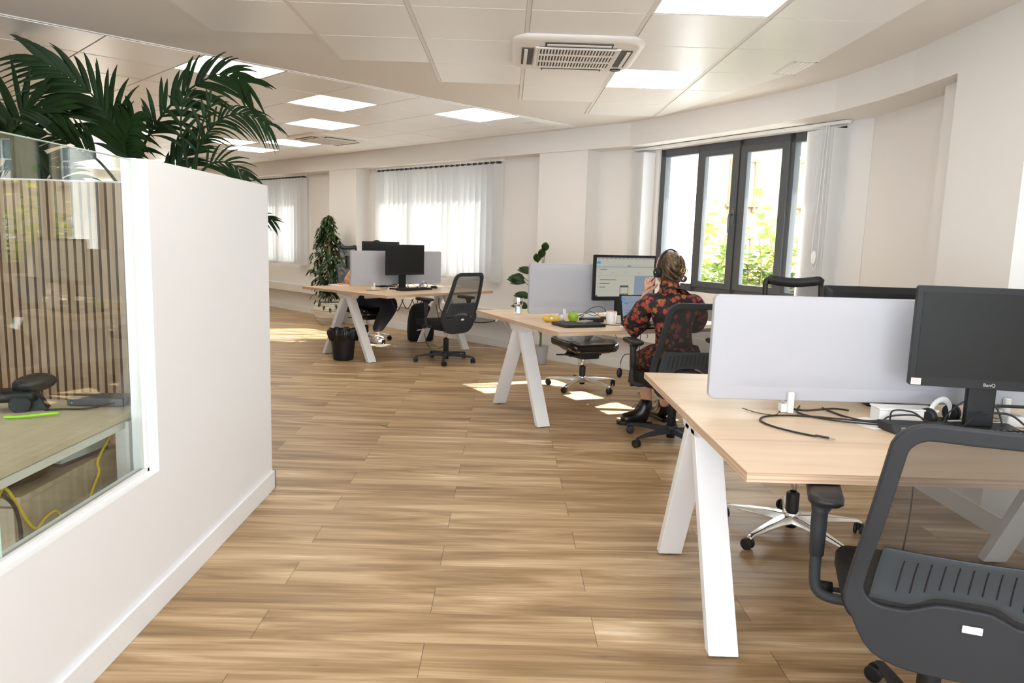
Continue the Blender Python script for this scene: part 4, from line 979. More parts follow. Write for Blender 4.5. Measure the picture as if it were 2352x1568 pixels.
def hairmat(name, c0, c1, sc=(60, 60, 9)):
    m = bpy.data.materials.new(name); m.use_nodes = True; nt = m.node_tree; b = nt.nodes['Principled BSDF']
    tc = nt.nodes.new('ShaderNodeTexCoord'); mp = nt.nodes.new('ShaderNodeMapping'); mp.inputs['Scale'].default_value = sc; n = nt.nodes.new('ShaderNodeTexNoise'); n.inputs['Scale'].default_value = 1; n.inputs['Distortion'].default_value = 1.2
    cr = nt.nodes.new('ShaderNodeValToRGB'); cr.color_ramp.elements[0].position = .38; cr.color_ramp.elements[1].position = .68; cr.color_ramp.elements[0].color = (*c0, 1); cr.color_ramp.elements[1].color = (*c1, 1)
    nt.links.new(tc.outputs['Object'], mp.inputs[0]); nt.links.new(mp.outputs[0], n.inputs['Vector']); nt.links.new(n.outputs['Fac'], cr.inputs[0]); nt.links.new(cr.outputs[0], b.inputs['Base Color'])
    bp = nt.nodes.new('ShaderNodeBump'); bp.inputs['Strength'].default_value = .6; bp.inputs['Distance'].default_value = .004; nt.links.new(n.outputs['Fac'], bp.inputs['Height']); nt.links.new(bp.outputs[0], b.inputs['Normal'])
    b.inputs['Roughness'].default_value = .42; return m
HAIR = hairmat('brown_blonde_hair', (.04, .023, .012), (.20, .125, .06), (34, 34, 7)); HAIRK = hairmat('black_hair', (.006, .005, .005), (.02, .018, .016))
GOLD = mat('gold', (.75, .50, .18), .25, metal=1)
def head_mesh(c, yaw, pitch=0):
    """head with brow, nose, lips, chin, ears; looks to +y before the turn"""
    m = MB(); m.M = T(*c)@R(yaw)@R(pitch, 'X')
    def f(u, v):
        a = 2*PI*u; z = -.118+.236*v; t = 2*v-1
        r = math.sqrt(max(0, 1-t*t))
        w_ = .074*r**.8; d = .092*r**.8
        if v < .45: w_ *= .62+.38*(v/.45)**.8
        x = w_*math.cos(a); y = d*math.sin(a)
        if v < .4 and math.sin(a) < 0: y *= .75
        if math.sin(a) > .75:
            k = (math.sin(a)-.75)/.25
            y += k*(.018*math.exp(-((v-.42)/.05)**2)*(1 if abs(math.cos(a)) < .25 else .2)+.007*math.exp(-((v-.30)/.035)**2)+.006*math.exp(-((v-.17)/.05)**2)-.006*math.exp(-((v-.54)/.05)**2)*min(1, abs(math.cos(a))*3)+.004*math.exp(-((v-.62)/.05)**2))
        return (x, y+.006, z)
    m.grid(f, 40, 30)
    for s in (-1, 1):
        M0 = m.M; m.M = M0@T(s*.077, -.006, -.012)@R(s*.35); m.ball((0, 0, 0), .03, 12, (.32, .62, 1)); m.M = M0
    return m
def fingers(h, d, up, side, curl=.5, thumb=1, scale=1.0):
    """five separate fingers rooted in a palm: h wrist point, d palm direction, up = back of the hand, side = towards the thumb"""
    h, d, up, side = Vector(h), Vector(d).normalized(), Vector(up).normalized(), Vector(side).normalized()
    V = [(*h, .024, .018), (*(h+d*.045*scale), .033, .016)]; E = [(0, 1)]
    lens = (.068, .078, .073, .058); offs = (.028, .010, -.009, -.027)
    for L, o in zip(lens, offs):
        base = h+d*.078*scale+side*o; V.append((*base, .0105, .010)); E.append((1, len(V)-1)); p = base; ang = curl*.5
        for k, fr in enumerate((.45, .30, .25)):
            dd = (d*math.cos(ang)-up*math.sin(ang)).normalized(); p = p+dd*L*fr*scale; V.append((*p, (.0088, .0082, .0072)[k])); E.append((len(V)-2, len(V)-1)); ang += curl
    p = h+d*.02+side*.026; V.append((*p, .012)); E.append((0, len(V)-1))
    for k, (a, L) in enumerate(((.75, .035), (.45, .03), (.25, .022))):
        dd = (d*math.cos(a)+side*math.sin(a)-up*(.25+.2*k)).normalized(); p = p+dd*L*scale; V.append((*p, (.011, .0098, .0085)[k])); E.append((len(V)-2, len(V)-1))
    return V, E
def merge(parts):
    V = []; E = []
    return V, E
def person_body(t, V, E, hands, mt, head=None):
    V = list(V); E = list(E)
    for (wrist_idx, hv, he) in hands:
        n = len(V); V += hv; E += [(a+n, b+n) for a, b in he]; E.append((wrist_idx, n))
    return skinned('body', V, E, mt, t, 2, 0)

WO = (1.165, 4.86); wt = empty('person', (*WO, 0), rad(12), 'seated woman in a dark floral dress and headset, seen from behind', 'person')
hc = (-.032, .125, 1.170)
V = [(0, .02, .555, .12, .10), (-.005, .03, .68, .11, .08), (-.012, .045, .80, .115, .085), (-.02, .06, .92, .13, .085), (-.025, .075, .99, .08, .06), (-.03, .085, 1.035, .048), (-.032, .10, 1.09, .046), (-.032, .11, 1.15, .055),
     (-.175, .065, .965, .052), (-.190, .14, .87, .043), (-.195, .225, .785, .038), (-.170, .250, .88, .031), (-.135, .262, .985, .022),
     (.145, .065, .965, .052), (.20, .11, .86, .043), (.235, .20, .765, .040), (.18, .32, .785, .032), (.12, .42, .785, .024),
     (-.09, .10, .545, .085), (-.05, .42, .525, .065), (-.045, .45, .47, .055), (.0, .48, .28, .050), (.03, .485, .13, .036),
     (.10, .10, .545, .085), (.16, .42, .53, .065), (.165, .45, .46, .055), (.17, .50, .28, .050), (.18, .52, .11, .036)]
E = [(0, 1), (1, 2), (2, 3), (3, 4), (4, 5), (5, 6), (6, 7), (3, 8), (8, 9), (9, 10), (10, 11), (11, 12), (3, 13), (13, 14), (14, 15), (15, 16), (16, 17), (0, 18), (18, 19), (19, 20), (20, 21), (21, 22), (0, 23), (23, 24), (24, 25), (25, 26), (26, 27)]
hl = fingers((-.130, .262, 1.005), (.18, -.30, 1), (-.55, -.8, 0), (.8, -.5, -.1), curl=.55, scale=.82)
hr_ = fingers((.10, .44, .775), (-.45, .9, -.05), (0, 0, 1), (-.9, -.4, 0), curl=.3)
bd = person_body(wt, V, E, [(12, *hl), (17, *hr_)], SKIN)
hm = head_mesh(hc, rad(14), rad(-6)); hd = hm.build('head', SKIN, wt, smooth=True)
m = MB(); m.M = T(hc[0], hc[1], hc[2])@R(rad(14))
for s in (-1, 1): m.ball((s*.030, .086, .008), .011, 10)
m.build('eyes', PAPER, hd, smooth=True)
# dress: upper part over torso and sleeves, skirt over the thighs
DV = [(0, .02, .60, .165, .13), (-.005, .03, .68, .152, .115), (-.012, .045, .80, .155, .115), (-.02, .055, .90, .165, .11), (-.025, .07, .985, .110, .085), (-.03, .083, 1.03, .076), (-.032, .092, 1.065, .072), (-.032, .098, 1.095, .070),
      (-.185, .065, .965, .080), (-.205, .13, .87, .082), (-.210, .215, .785, .080), (-.205, .240, .81, .070), (-.178, .25, .885, .050), (-.150, .258, .955, .036),
      (.15, .065, .965, .080), (.21, .11, .865, .080), (.245, .20, .775, .070), (.20, .32, .785, .052), (.14, .40, .785, .034)]
DE = [(0, 1), (1, 2), (2, 3), (3, 4), (4, 5), (5, 6), (6, 7), (3, 8), (8, 9), (9, 10), (10, 11), (11, 12), (12, 13), (3, 14), (14, 15), (15, 16), (16, 17), (17, 18)]
skinned('dress', DV, DE, FLORAL, wt)
m = MB(); rings = [((0, .0, .665), .150, .12, 0), ((0, .01, .58), .20, .165, .2), ((.0, .12, .545), .205, .12, .9), ((.03, .27, .535), .195, .105, 1.3), ((.045, .42, .50), .185, .10, .8), ((.045, .46, .43), .175, .11, .25), ((.045, .47, .32), .175, .12, 0.05)]
def skirt(u, v):
    k = v*(len(rings)-1); i = min(int(k), len(rings)-2); f_ = k-i; c0, a0, b0, t0 = rings[i]; c1, a1, b1, t1 = rings[i+1]
    c = Vector(c0).lerp(Vector(c1), f_); a = a0+(a1-a0)*f_; b = b0+(b1-b0)*f_; tl = t0+(t1-t0)*f_; an = 2*PI*u
    fold = 1+.05*math.sin(9*an+v*5)*v
    x = a*fold*math.cos(an); y = b*fold*math.sin(an)
    return (c.x+x, c.y+y*math.cos(tl), c.z+y*math.sin(tl))
m.grid(skirt, 60, 30); m.build('skirt', FLORAL, wt, smooth=True, solid=.004)
m = MB(); m.M = T(-.032, .094, 0)
m.lathe([(.085, 1.0), (.068, 1.03), (.060, 1.05), (.0585, 1.098), (.055, 1.10)], n=30, caps=False); m.build('collar', FLORAL, wt, smooth=True)
# hair in a twisted updo with a gold clip
m = MB(); m.M = T(hc[0], hc[1], hc[2])@R(rad(14))
def hr2(u, v):
    a = 2*PI*u; z = -.085+.213*v; t = (z-.01)/.118; r = math.sqrt(max(0, 1-t*t))**.85
    sw = .004*math.sin(7*a+14*v)
    front = max(0, math.sin(a)); cut = 1-.30*front*max(0, 1-(v-.62)/.25) if v < .87 else 1
    k = min(1, max(.0, (v+.02)/.2)) ; rad_ = r*(.70+.30*k)
    return ((.0835+sw)*rad_*math.cos(a)*(1 if front < .4 else cut), (.104+sw)*rad_*math.sin(a)*cut-.008, z)
m.grid(hr2, 56, 34); hair = m.build('hair', HAIR, wt, smooth=True)
m = MB(); m.M = T(hc[0], hc[1], hc[2])@R(rad(14))
def strand(P, r0, r1=None, q=None):
    C_ = catmull(P, 5); n = len(C_); (q or m).tube(C_, [(r0*math.sin(PI*(i+.6)/(n+.2))**.6) for i in range(n)], 8, .6)
strand([(-.02, -.085, .095), (-.05, -.095, .06), (-.045, -.112, .015), (-.01, -.12, -.01), (.02, -.118, -.03)], .017)
strand([(.0, -.07, .108), (-.035, -.10, .085), (-.04, -.112, .05), (-.015, -.118, .03), (.02, -.112, .045)], .014)
strand([(.03, -.08, .10), (.035, -.105, .06), (.03, -.118, .015), (.015, -.12, -.03)], .018)
strand([(.065, -.05, .06), (.06, -.085, .03), (.04, -.11, -.01), (.02, -.12, -.04)], .017)
strand([(-.07, -.05, .04), (-.055, -.09, .0), (-.02, -.112, -.04), (.015, -.115, -.055)], .020)
strand([(-.065, -.05, -.02), (-.045, -.085, -.05), (-.01, -.10, -.07), (.03, -.10, -.07)], .017)
strand([(.07, -.035, .0), (.055, -.075, -.035), (.03, -.095, -.065)], .016)
strand([(.03, -.11, -.03), (.045, -.13, -.045), (.035, -.13, -.065), (.015, -.12, -.07)], .016)
m.build('hair_twist', HAIR, hair, smooth=True)
m = MB(); m.M = T(hc[0], hc[1], hc[2])@R(rad(14))
for cx_ in (.010, .036): m.tube([(cx_+.014*math.cos(a), -.137, -.0+.015*math.sin(a)) for a in [2*PI*i/16 for i in range(17)]], .0028, 6)
m.build('hair_clip', GOLD, hair, smooth=True)
m = MB(); m.M = T(hc[0], hc[1], hc[2])@R(rad(14)); m.tube([(-.080, -.005+.012*math.cos(a), -.058+.014*math.sin(a)) for a in [2*PI*i/14 for i in range(15)]], .002, 6); m.build('earring', GOLD, wt, smooth=True)
BOOT = mat('black_boot_leather', (.010, .010, .011), .25)
def boot(x, y, rz, name='boot', mt=BOOT):
    m = MB(); m.M = T(x, y, 0)@R(rz)
    pr = [(-.065, .030, .0), (-.05, .042, .0), (.0, .040, 0), (.07, .045, 0), (.13, .048, 0), (.175, .040, 0), (.198, .018, 0)]
    so = MB(); so.M = m.M; pts = [(y_, x_) for y_, x_, _ in pr]+[(y_, -x_) for y_, x_, _ in pr[::-1]]; so.prism([(b, a) for a, b in pts], .0, .028)
    V_ = [(0, -.02, .205, .064), (0, -.018, .13, .064), (0, -.005, .065, .066), (0, .06, .055, .064, .056), (0, .12, .045, .064, .046), (0, .175, .040, .056, .038), (0, -.045, .045, .058)]
    tq = m.M; V2 = [(*(tq@Vector(v[:3])), *v[3:]) for v in V_]
    b = skinned(name, V2, [(0, 1), (1, 2), (2, 3), (3, 4), (4, 5), (2, 6)], mt, wt)
    so.build('sole', mt, b, bev=.004)
    l = MB(); l.M = m.M
    for k in range(4): l.tube([(-.02, .03+.02*k, .112-.012*k), (.02, .035+.02*k, .112-.012*k)], .0028, 5)
    l.tube(catmull([(0, .03, .125), (-.03, .06, .15), (-.045, .08, .12)], 5), .0022, 5); l.tube(catmull([(0, .03, .125), (.035, .05, .14), (.04, .08, .11)], 5), .0022, 5)
    l.build('laces', RUBBER, b, smooth=True); y_ = MB(); y_.M = m.M; y_.tube([(0, .018, .155), (0, .028, .125)], .007, 6); y_.build('yellow_tongue_label', mat('boot_yellow', (.8, .55, .03), .5), b)
    return b
boot(-.005, .475, rad(84)); boot(.20, .56, rad(5), mt=BOOT)
# headset
ht = empty('headset', (WO[0], WO[1], 0), rad(12), 'black headset worn by the woman in the floral dress', 'headset')
HM = T(hc[0], hc[1], hc[2])@R(rad(14))
m = MB(); m.M = HM; m.tube([(.0975*math.cos(a), -.012, .0+.137*math.sin(a)) for a in [PI*(i/20) for i in range(21)]], .0065, 8, 1.6, up=(0, 1, 0)); m.build('headband', BLACKP, ht, smooth=True)
m = MB(); m.M = HM; m.tube([(.088*math.cos(a), -.012, .0+.120*math.sin(a)) for a in [PI*(.08+.3*i/10) for i in range(11)]], .004, 6); m.build('band_padding', STEEL, ht, smooth=True)
for s in (-1, 1):
    m = MB(); m.M = HM@T(s*.092, -.006, -.018)@R(PI/2, 'Y'); m.lathe([(.022, -.020), (.035, -.013), (.036, .010), (.026, .018)], n=22); m.build('ear_cup', BLACKP, ht, smooth=True)
m = MB(); m.M = HM@T(-.113, -.006, -.018)@R(-PI/2, 'Y'); m.lathe([(.006, 0), (.006, .001)], n=10); m.build('green_light', UIN, ht)
m = MB(); m.M = HM; m.tube(catmull([(-.095, .0, -.04), (-.10, .04, -.07), (-.07, .09, -.085)], 6), .003, 6); m.build('microphone_boom', BLACKP, ht, smooth=True)

# second person mostly hidden behind the far divider
pt = empty('person', (-1.757, 9.21, 0), rad(229), 'person in a yellow top and dark trousers hidden behind the far desk divider', 'person')
V = [(0, .05, .555, .12, .10), (.02, .08, .68, .105, .08), (.05, .12, .80, .115, .085), (.08, .16, .90, .13, .085), (.08, .18, .97, .08, .06), (.07, .20, 1.02, .05), (.06, .22, 1.07, .05), (.05, .23, 1.12, .06),
     (.24, .15, .935, .052), (.34, .14, .86, .043), (.44, .17, .79, .040), (.40, .29, .775, .034), (.33, .40, .77, .026),
     (-.08, .17, .935, .052), (-.14, .22, .83, .043), (-.16, .30, .775, .040), (-.10, .38, .775, .032), (-.03, .46, .77, .025),
     (-.10, .12, .545, .085), (-.09, .38, .53, .068), (-.10, .40, .46, .055), (-.10, .22, .27, .05), (-.11, .08, .11, .034),
     (.09, .12, .545, .085), (.05, .40, .53, .068), (.03, .42, .46, .055), (-.02, .24, .28, .05), (-.05, .12, .11, .034)]
h1 = fingers((.32, .42, .765), (-.5, .85, 0), (0, 0, 1), (-.8, -.5, 0), curl=.3); h2 = fingers((-.01, .48, .765), (.3, .9, 0), (0, 0, 1), (.9, -.3, 0), curl=.3)
SK2 = mat('skin_tanned', (.50, .25, .13), .5)
person_body(pt, V, E, [(12, *h1), (17, *h2)], SK2)
hm = head_mesh((.05, .235, 1.145), 0, rad(-20)); hd = hm.build('head', SK2, pt, smooth=True)
m = MB(); m.M = T(.05, .235, 1.145)@R(rad(-20), 'X'); [m.ball((s*.030, .086, .008), .011, 10) for s in (-1, 1)]; m.build('eyes', PAPER, hd, smooth=True)
m = MB(); m.M = T(.05, .235, 1.145)@R(rad(-20), 'X'); m.grid(hr2, 40, 24); m.build('hair', HAIRK, pt, smooth=True)
skinned('top', [(0, .05, .60, .135, .11), (.02, .08, .68, .12, .10), (.05, .12, .80, .13, .10), (.08, .155, .90, .148, .10), (.08, .175, .975, .09, .07), (.25, .15, .93, .066), (.33, .145, .865, .056), (.365, .15, .84, .052), (-.09, .17, .93, .066), (-.14, .21, .85, .056)],
        [(0, 1), (1, 2), (2, 3), (3, 4), (3, 5), (5, 6), (6, 7), (3, 8), (8, 9)], mat('yellow_top', (.75, .45, .02), .8), pt)
skinned('trousers', [(0, .05, .56, .14, .115), (-.10, .12, .55, .098), (-.09, .38, .535, .08), (-.10, .40, .46, .072), (-.10, .23, .28, .066), (-.11, .10, .14, .052), (.09, .12, .55, .098), (.05, .40, .535, .08), (.03, .42, .46, .072), (-.015, .25, .28, .066), (-.045, .13, .14, .052)],
        [(0, 1), (1, 2), (2, 3), (3, 4), (4, 5), (0, 6), (6, 7), (7, 8), (8, 9), (9, 10)], mat('navy_denim', (.012, .017, .03), .85), pt)
SHOE = mat('white_sneaker', (.75, .72, .70), .6)
for x, y, rz in ((-.105, .085, rad(190-229+18)), (-.035, .12, rad(-12))):
    m0 = T(x, y, 0)@R(rz)
    V_ = [(0, -.02, .11, .056), (0, -.01, .07, .056), (0, .06, .062, .056, .046), (0, .12, .050, .056, .038), (0, .16, .045, .046, .03), (0, -.035, .05, .05)]
    s_ = skinned('shoe', [(*(m0@Vector(v[:3])), *v[3:]) for v in V_], [(0, 1), (1, 2), (2, 3), (3, 4), (1, 5)], SHOE, pt)
    so = MB(); so.M = m0; so.prism([(.030, -.06), (.042, 0), (.048, .10), (.038, .17), (0, .19), (-.038, .17), (-.048, .10), (-.042, 0), (-.030, -.06)], 0, .026); so.build('sole', SHOE, s_, bev=.004)
    k = MB(); k.M = m0; k.box(.034, .046, .0, .05, .05, .075); k.build('red_mark', mat('shoe_red', (.75, .1, .05), .5), s_, bev=.003)
ht = empty('headset', (-1.757, 9.21, 0), rad(229), 'black headset on the person hidden behind the far divider', 'headset')
HM = T(.05, .235, 1.145)@R(rad(-20), 'X')
m = MB(); m.M = HM; m.tube([(.0975*math.cos(a), -.012, .0+.137*math.sin(a)) for a in [PI*(i/20) for i in range(21)]], .0075, 8, 1.6, up=(0, 1, 0)); m.build('headband', BLACKP, ht, smooth=True)
for s in (-1, 1): m = MB(); m.M = HM@T(s*.092, -.006, -.018)@R(PI/2, 'Y'); m.lathe([(.022, -.020), (.035, -.013), (.036, .010), (.026, .018)], n=22); m.build('ear_cup', BLACKP, ht, smooth=True)

# ------------------------------------------------------------ floor things
# waste bin
t = empty('waste_bin', (-1.735, 7.80, 0), 0, 'black waste bin with a crumpled bin bag, by the front leg of the far desk', 'bin')
m = MB(); m.lathe([(.105, .001), (.108, .01), (.140, .315), (.146, .32), (.136, .32), (.104, .012)], n=32, caps=True); m.build('bucket', BLACKP, t, smooth=True)
rr = random.Random(8)
def bag(u, v):
    a = 2*PI*u; k = .006*math.sin(13*a+3*v)+.004*math.sin(29*a+7*v)+.003*math.sin(47*a)
    if v < .5: r = .136-.014*(1-v*2)+k*.5; z = .20+.13*(v*2)
    else: w_ = (v-.5)*2; r = .150+.012*math.sin(PI*w_)+k; z = .335-.115*w_-.02*math.sin(3*a+1)*w_+.008*math.sin(11*a)*w_
    if .4 < v < .6: z = .332+.007*math.sin(9*a)
    return (r*math.cos(a), r*math.sin(a), z)
m = MB(); m.grid(bag, 120, 14); m.build('bin_bag', mat('bin_bag_plastic', (.008, .008, .009), .22, bump=.6, bscale=40), t, smooth=True, fix=False)
# ribbed pot with ficus
def ficus():
    t = empty('potted_ficus', (-2.636, 10.86, 0), 0, 'bushy weeping fig in a ribbed white pot, left behind the far desk', 'potted plant')
    m = MB(); pr = []
    base = [(.115, 0), (.125, .02), (.165, .07), (.20, .14), (.212, .21), (.205, .27), (.19, .315), (.185, .33)]
    C_ = catmull([(r, z, 0) for r, z in base], 8); pr = [(p.x+.004*math.sin(p.y*2*PI/.024), p.y) for p in C_]; pr += [(.172, .328), (.168, .29)]
    m.lathe(pr, n=44); po = m.build('pot', stripemat('ribbed_pot_glaze', ((.50, .45, .38), (.80, .77, .71)), 42, 2, .6), t, smooth=True)
    m = MB(); m.lathe([(.17, .27), (.17, .30)], n=30); m.build('soil', SOIL, t)
    m = MB(); m.tube([(.02, 0, .28), (.01, 0, 1.60)], .005, 6); m.build('support_cane', mat('cane', (.55, .42, .2), .7), t)
    m = MB(); rr = random.Random(21); lf = MB()
    for k in range(4): m.tube(catmull([(.05*math.cos(k*1.6), .05*math.sin(k*1.6), .28), (.03*math.cos(k*2), .03*math.sin(k), .8), (.02, .01*k, 1.45+.04*k)], 6), .007, 6)
    for i in range(150):
        z = .42+1.15*(i/150)**.9; w_ = .24*math.sin(min(1, (1.68-z)/1.05)*PI/2)*(1 if z > .55 else .8); a = rr.uniform(0, 2*PI); L_ = w_*rr.uniform(.5, 1.1)
        p0 = Vector((.02, 0, z-.06)); p1 = Vector((L_*math.cos(a), L_*math.sin(a), z+.05)); p2 = p1+Vector((.06*math.cos(a), .06*math.sin(a), -rr.uniform(.05, .16)))
        P = catmull([p0, (p0+p1)/2+Vector((0, 0, .03)), p1, p2], 4); m.tube(P, .0016, 4)
        for j in range(9):
            q = P[3+j] if 3+j < len(P) else P[-1]; b = a+rr.uniform(-1.3, 1.3)
            leaf_poly(lf, q, (math.cos(b), math.sin(b), rr.uniform(-1.1, -.1)), (0, 0, 1), rr.uniform(.055, .09), rr.uniform(.028, .04), .35)
    for i in range(26):
        a = rr.uniform(0, 2*PI); r0 = rr.uniform(.17, .27); z = rr.uniform(.22, .5); leaf_poly(lf, (r0*math.cos(a), r0*math.sin(a), z), (math.cos(a)*.5, math.sin(a)*.5, -1), (math.cos(a), math.sin(a), .4), .085, .038, .1)
    m.build('branches', BARK, t, smooth=True); lf.build('foliage', LEAF, t, fix=False)
ficus()
def grey_plant():
    t = empty('potted_plant', (.40, 7.86, 0), 0, 'broad-leaved plant in a small grey pot behind the middle desk', 'potted plant')
    m = MB(); m.lathe([(.065, 0), (.07, .01), (.088, .20), (.092, .205), (.084, .205), (.08, .17)], n=28); m.build('pot', mat('grey_pot', (.42, .43, .44), .6), t, smooth=True)
    m = MB(); m.lathe([(.078, .15), (.078, .185)], n=20); m.build('soil', SOIL, t)
    st = MB(); lf = MB(); rr = random.Random(5)
    tips = [(-.32, -.1, .93, 0), (-.30, .0, .88, 0), (-.22, -.05, .72, 0), (-.24, -.1, .62, 0), (-.18, -.05, .98, 0), (-.10, 0, 1.10, 1), (.02, 0, 1.22, 1), (-.03, 0, 1.15, 1), (.12, -.05, .60, 0), (.2, .0, .55, 0), (-.2, -.12, .52, 0), (.05, -.1, .7, 0)]
    st.tube(catmull([(0, 0, .17), (.0, 0, .45), (-.02, 0, .75), (0, 0, .98)], 6), .012, 7)
    for x, y, z, up_ in tips:
        p0 = Vector((0, 0, max(.3, z-.22))); p1 = Vector((x*.6, y*.6, z)); st.tube(catmull([p0, (p0+p1)/2+Vector((0, 0, .03)), p1], 5), .004, 5)
        d = Vector((x*.8, y, .15 if not up_ else .6)).normalized()
        for k in range(3 if not up_ else 2):
            dd = Vector((d.x, d.y+(k-1)*.5, d.z-.15*k)); leaf_poly(lf, p1, dd, (0, -1, .55) if not up_ else (0, -1, .3), .21 if not up_ else .15, .085, .3)
    st.build('stems', STEMG, t, smooth=True); lf.build('foliage', LEAF, t, fix=False)
grey_plant()
# backpack
t = empty('backpack', (-1.09, 9.42, 0), rad(20), 'black backpack standing on the floor under the far desk', 'backpack')
m = MB(); rg = [(.0, .86, .8), (.015, .95, .95), (.12, 1, 1), (.25, .97, .95), (.38, .86, .8), (.45, .68, .6), (.485, .42, .35), (.495, .12, .1)]
pts = rrect(.34, .20, .07, 6); n = len(pts); v = [(x*a, y*b, z) for z, a, b in rg for x, y in pts]
m.add(v, [(j*n+i, j*n+(i+1) % n, (j+1)*n+(i+1) % n, (j+1)*n+i) for j in range(len(rg)-1) for i in range(n)]+[tuple(range(n)), tuple(range((len(rg)-1)*n, len(rg)*n))[::-1]]); m.build('shell', BLACKF, t, smooth=True)
m = MB(); m.box(-.12, .12, -.122, -.09, .06, .30); m.build('front_pocket', BLACKF, t, bev=.03, seg=4)
m = MB(); m.tube(catmull([(-.04, .02, .48), (-.03, .02, .53), (.03, .02, .53), (.04, .02, .48)], 6), .007, 6); m.build('handle', BLACKF, t, smooth=True)
m = MB(); m.M = T(-.045, -.124, .155)@R(rad(-10), 'Y'); m.box(-.03, .03, -.001, .001, -.006, .006); m.build('reflective_badge', PAPER, t)
# floor cables
cable([(-.05, 8.6, .45), (-.12, 8.75, .36), (-.35, 8.80, .33), (-.65, 8.9, .38), (-.8, 9.0, .45), (-.82, 9.0, .62)], .006, 'black cable slung between the far desk and the middle desk')
cable([(-.88, 9.05, .62), (-.80, 8.95, .3), (-.70, 8.85, .10), (-.78, 8.75, .006), (-.92, 8.85, .006), (-1.0, 9.05, .14)], .004, 'black cable hanging to the floor in front of the backpack')
cable([(-1.0, 9.3, .006), (-.75, 8.9, .006), (-.50, 8.93, .006), (-.3, 8.90, .006), (-.12, 8.85, .008), (.02, 8.6, .05), (.06, 8.3, .25), (-.03, 7.3, .55), (-.08, 6.6, .60), (-.06, 6.35, .66)], .005, 'white lead running along the floor up to the middle desk', WPLAS)
cable([(1.62, 2.75, .70), (1.60, 2.7, .35), (1.58, 2.72, .06), (1.53, 2.72, .006), (1.49, 2.78, .006), (1.55, 2.83, .006), (1.62, 2.82, .006)], .003, 'black cable hanging under the near desk and curling on the floor')
m = MB(); leaf_poly(m, (0, 0, .012), (1, .2, .1), (0, 0, 1), .035, .02, .4); leaf_poly(m, (.005, 0, .01), (-.6, .7, .1), (0, 0, 1), .03, .018, .4); thing_mesh(m, 'fallen_leaf', mat('lime_leaf', (.25, .5, .03), .5), 'small crumpled green leaf lying on the open floor', 'leaf', loc=(-.842, 5.055, 0), fix=False)
for k, (lx, ly) in enumerate(((.85, 5.31), (1.02, 5.10))):
    m = MB(); m.tube([(0, 0, 0), (0, 0, -.012)]+[(0, -.012*math.sin(a)-.0, -.024+.012*math.cos(a)) for a in [PI*.2*i for i in range(1, 6)]], .002, 5); thing_mesh(m, 'cable_hook', BLACKP, ('left', 'right')[k]+' small black hook under the front edge of the middle desk', 'hook', loc=(.78+.24*k, 5.04+.107*k, .7115), rz=rad(24), smooth=True)
m = MB(); m.box(-.035, .035, -.012, 0, -.04, .04); m.M = T(-.0, -.012, 0); m.box(-.014, .014, -.003, 0, -.02, .02)
o = thing_mesh(m, 'light_switch', WPLAS, 'small white switch on the wall between the blind and the pillar', 'switch', bev=.003); o.matrix_world = MA@T(1.42, 0, 1.50)

# ------------------------------------------------------------ palms behind the slatted wall
def frond(t, base, ctrl, n=22, L0=.42, W0=.036, seed=0, plane=None, droop=.35):
    rr = random.Random(seed); P = catmull([base]+ctrl, 10); m = MB(); N = len(P)
    m.tube(P, [.011-.0085*i/(N-1) for i in range(N)], 6)
    for k in range(n):
        f_ = .30+.70*k/(n-1); i = min(N-2, int(f_*(N-1))); p = P[i]; d = (P[i+1]-P[i]).normalized()
        side = d.cross(Vector(plane or (0, 1, 0))).normalized(); Lk = L0*(1-.55*abs(f_-.5)*1.6)*rr.uniform(.85, 1.1)
        for s in (-1, 1):
            dd = (d*(.75+.5*f_)+side*s*(1.0-.45*f_)+Vector((0, rr.uniform(-.35, .15), 0))).normalized()
            w_ = W0*rr.uniform(.8, 1.15); sd = dd.cross(Vector((0, -1, .25))).normalized(); vs = []; fs = []
            S_ = 7
            for q in range(S_+1):
                tt = q/S_; c = p+dd*Lk*tt-Vector((0, 0, 1))*droop*Lk*tt**2.2; ww = w_*math.sin(PI*min(1, .10+tt*.90))**.75*(1-tt*.55)
                vs += [tuple(c-sd*ww/2), tuple(c+Vector((0, -.004, .003))), tuple(c+sd*ww/2)]
            for q in range(S_): a = 3*q; fs += [(a, a+1, a+4, a+3), (a+1, a+2, a+5, a+4)]
            m.add(vs, fs)
    return m.build('frond', PALM, t, smooth=True, fix=False)
def palm(loc, label, fr, crown, seed):
    t = empty('potted_palm', (*loc, 0), 0, label, 'palm')
    m = MB(); m.lathe([(.15, 0), (.16, .02), (.19, .34), (.20, .36), (.18, .36), (.17, .3)], n=28); m.build('pot', mat('palm_pot', (.12, .12, .12), .6), t, smooth=True)
    m = MB(); m.lathe([(.17, .28), (.17, .31)], n=20); m.build('soil', SOIL, t)
    for k, (b, ctrl, kw) in enumerate(fr):
        W_ = lambda q: Vector((q[0]-loc[0], q[1]-loc[1], q[2]))
        st = MB(); b_ = W_(b); st.tube(catmull([(rr.uniform(-.03, .03), rr.uniform(-.03, .03), .3), (b_.x*.45, b_.y*.5, b_.z*.55), tuple(b_)], 8), [.013]*16+[.011], 7); st.build('stalk', STEMG, t, smooth=True)
        frond(t, b_, [W_(q) for q in ctrl], seed=seed+k, **kw)
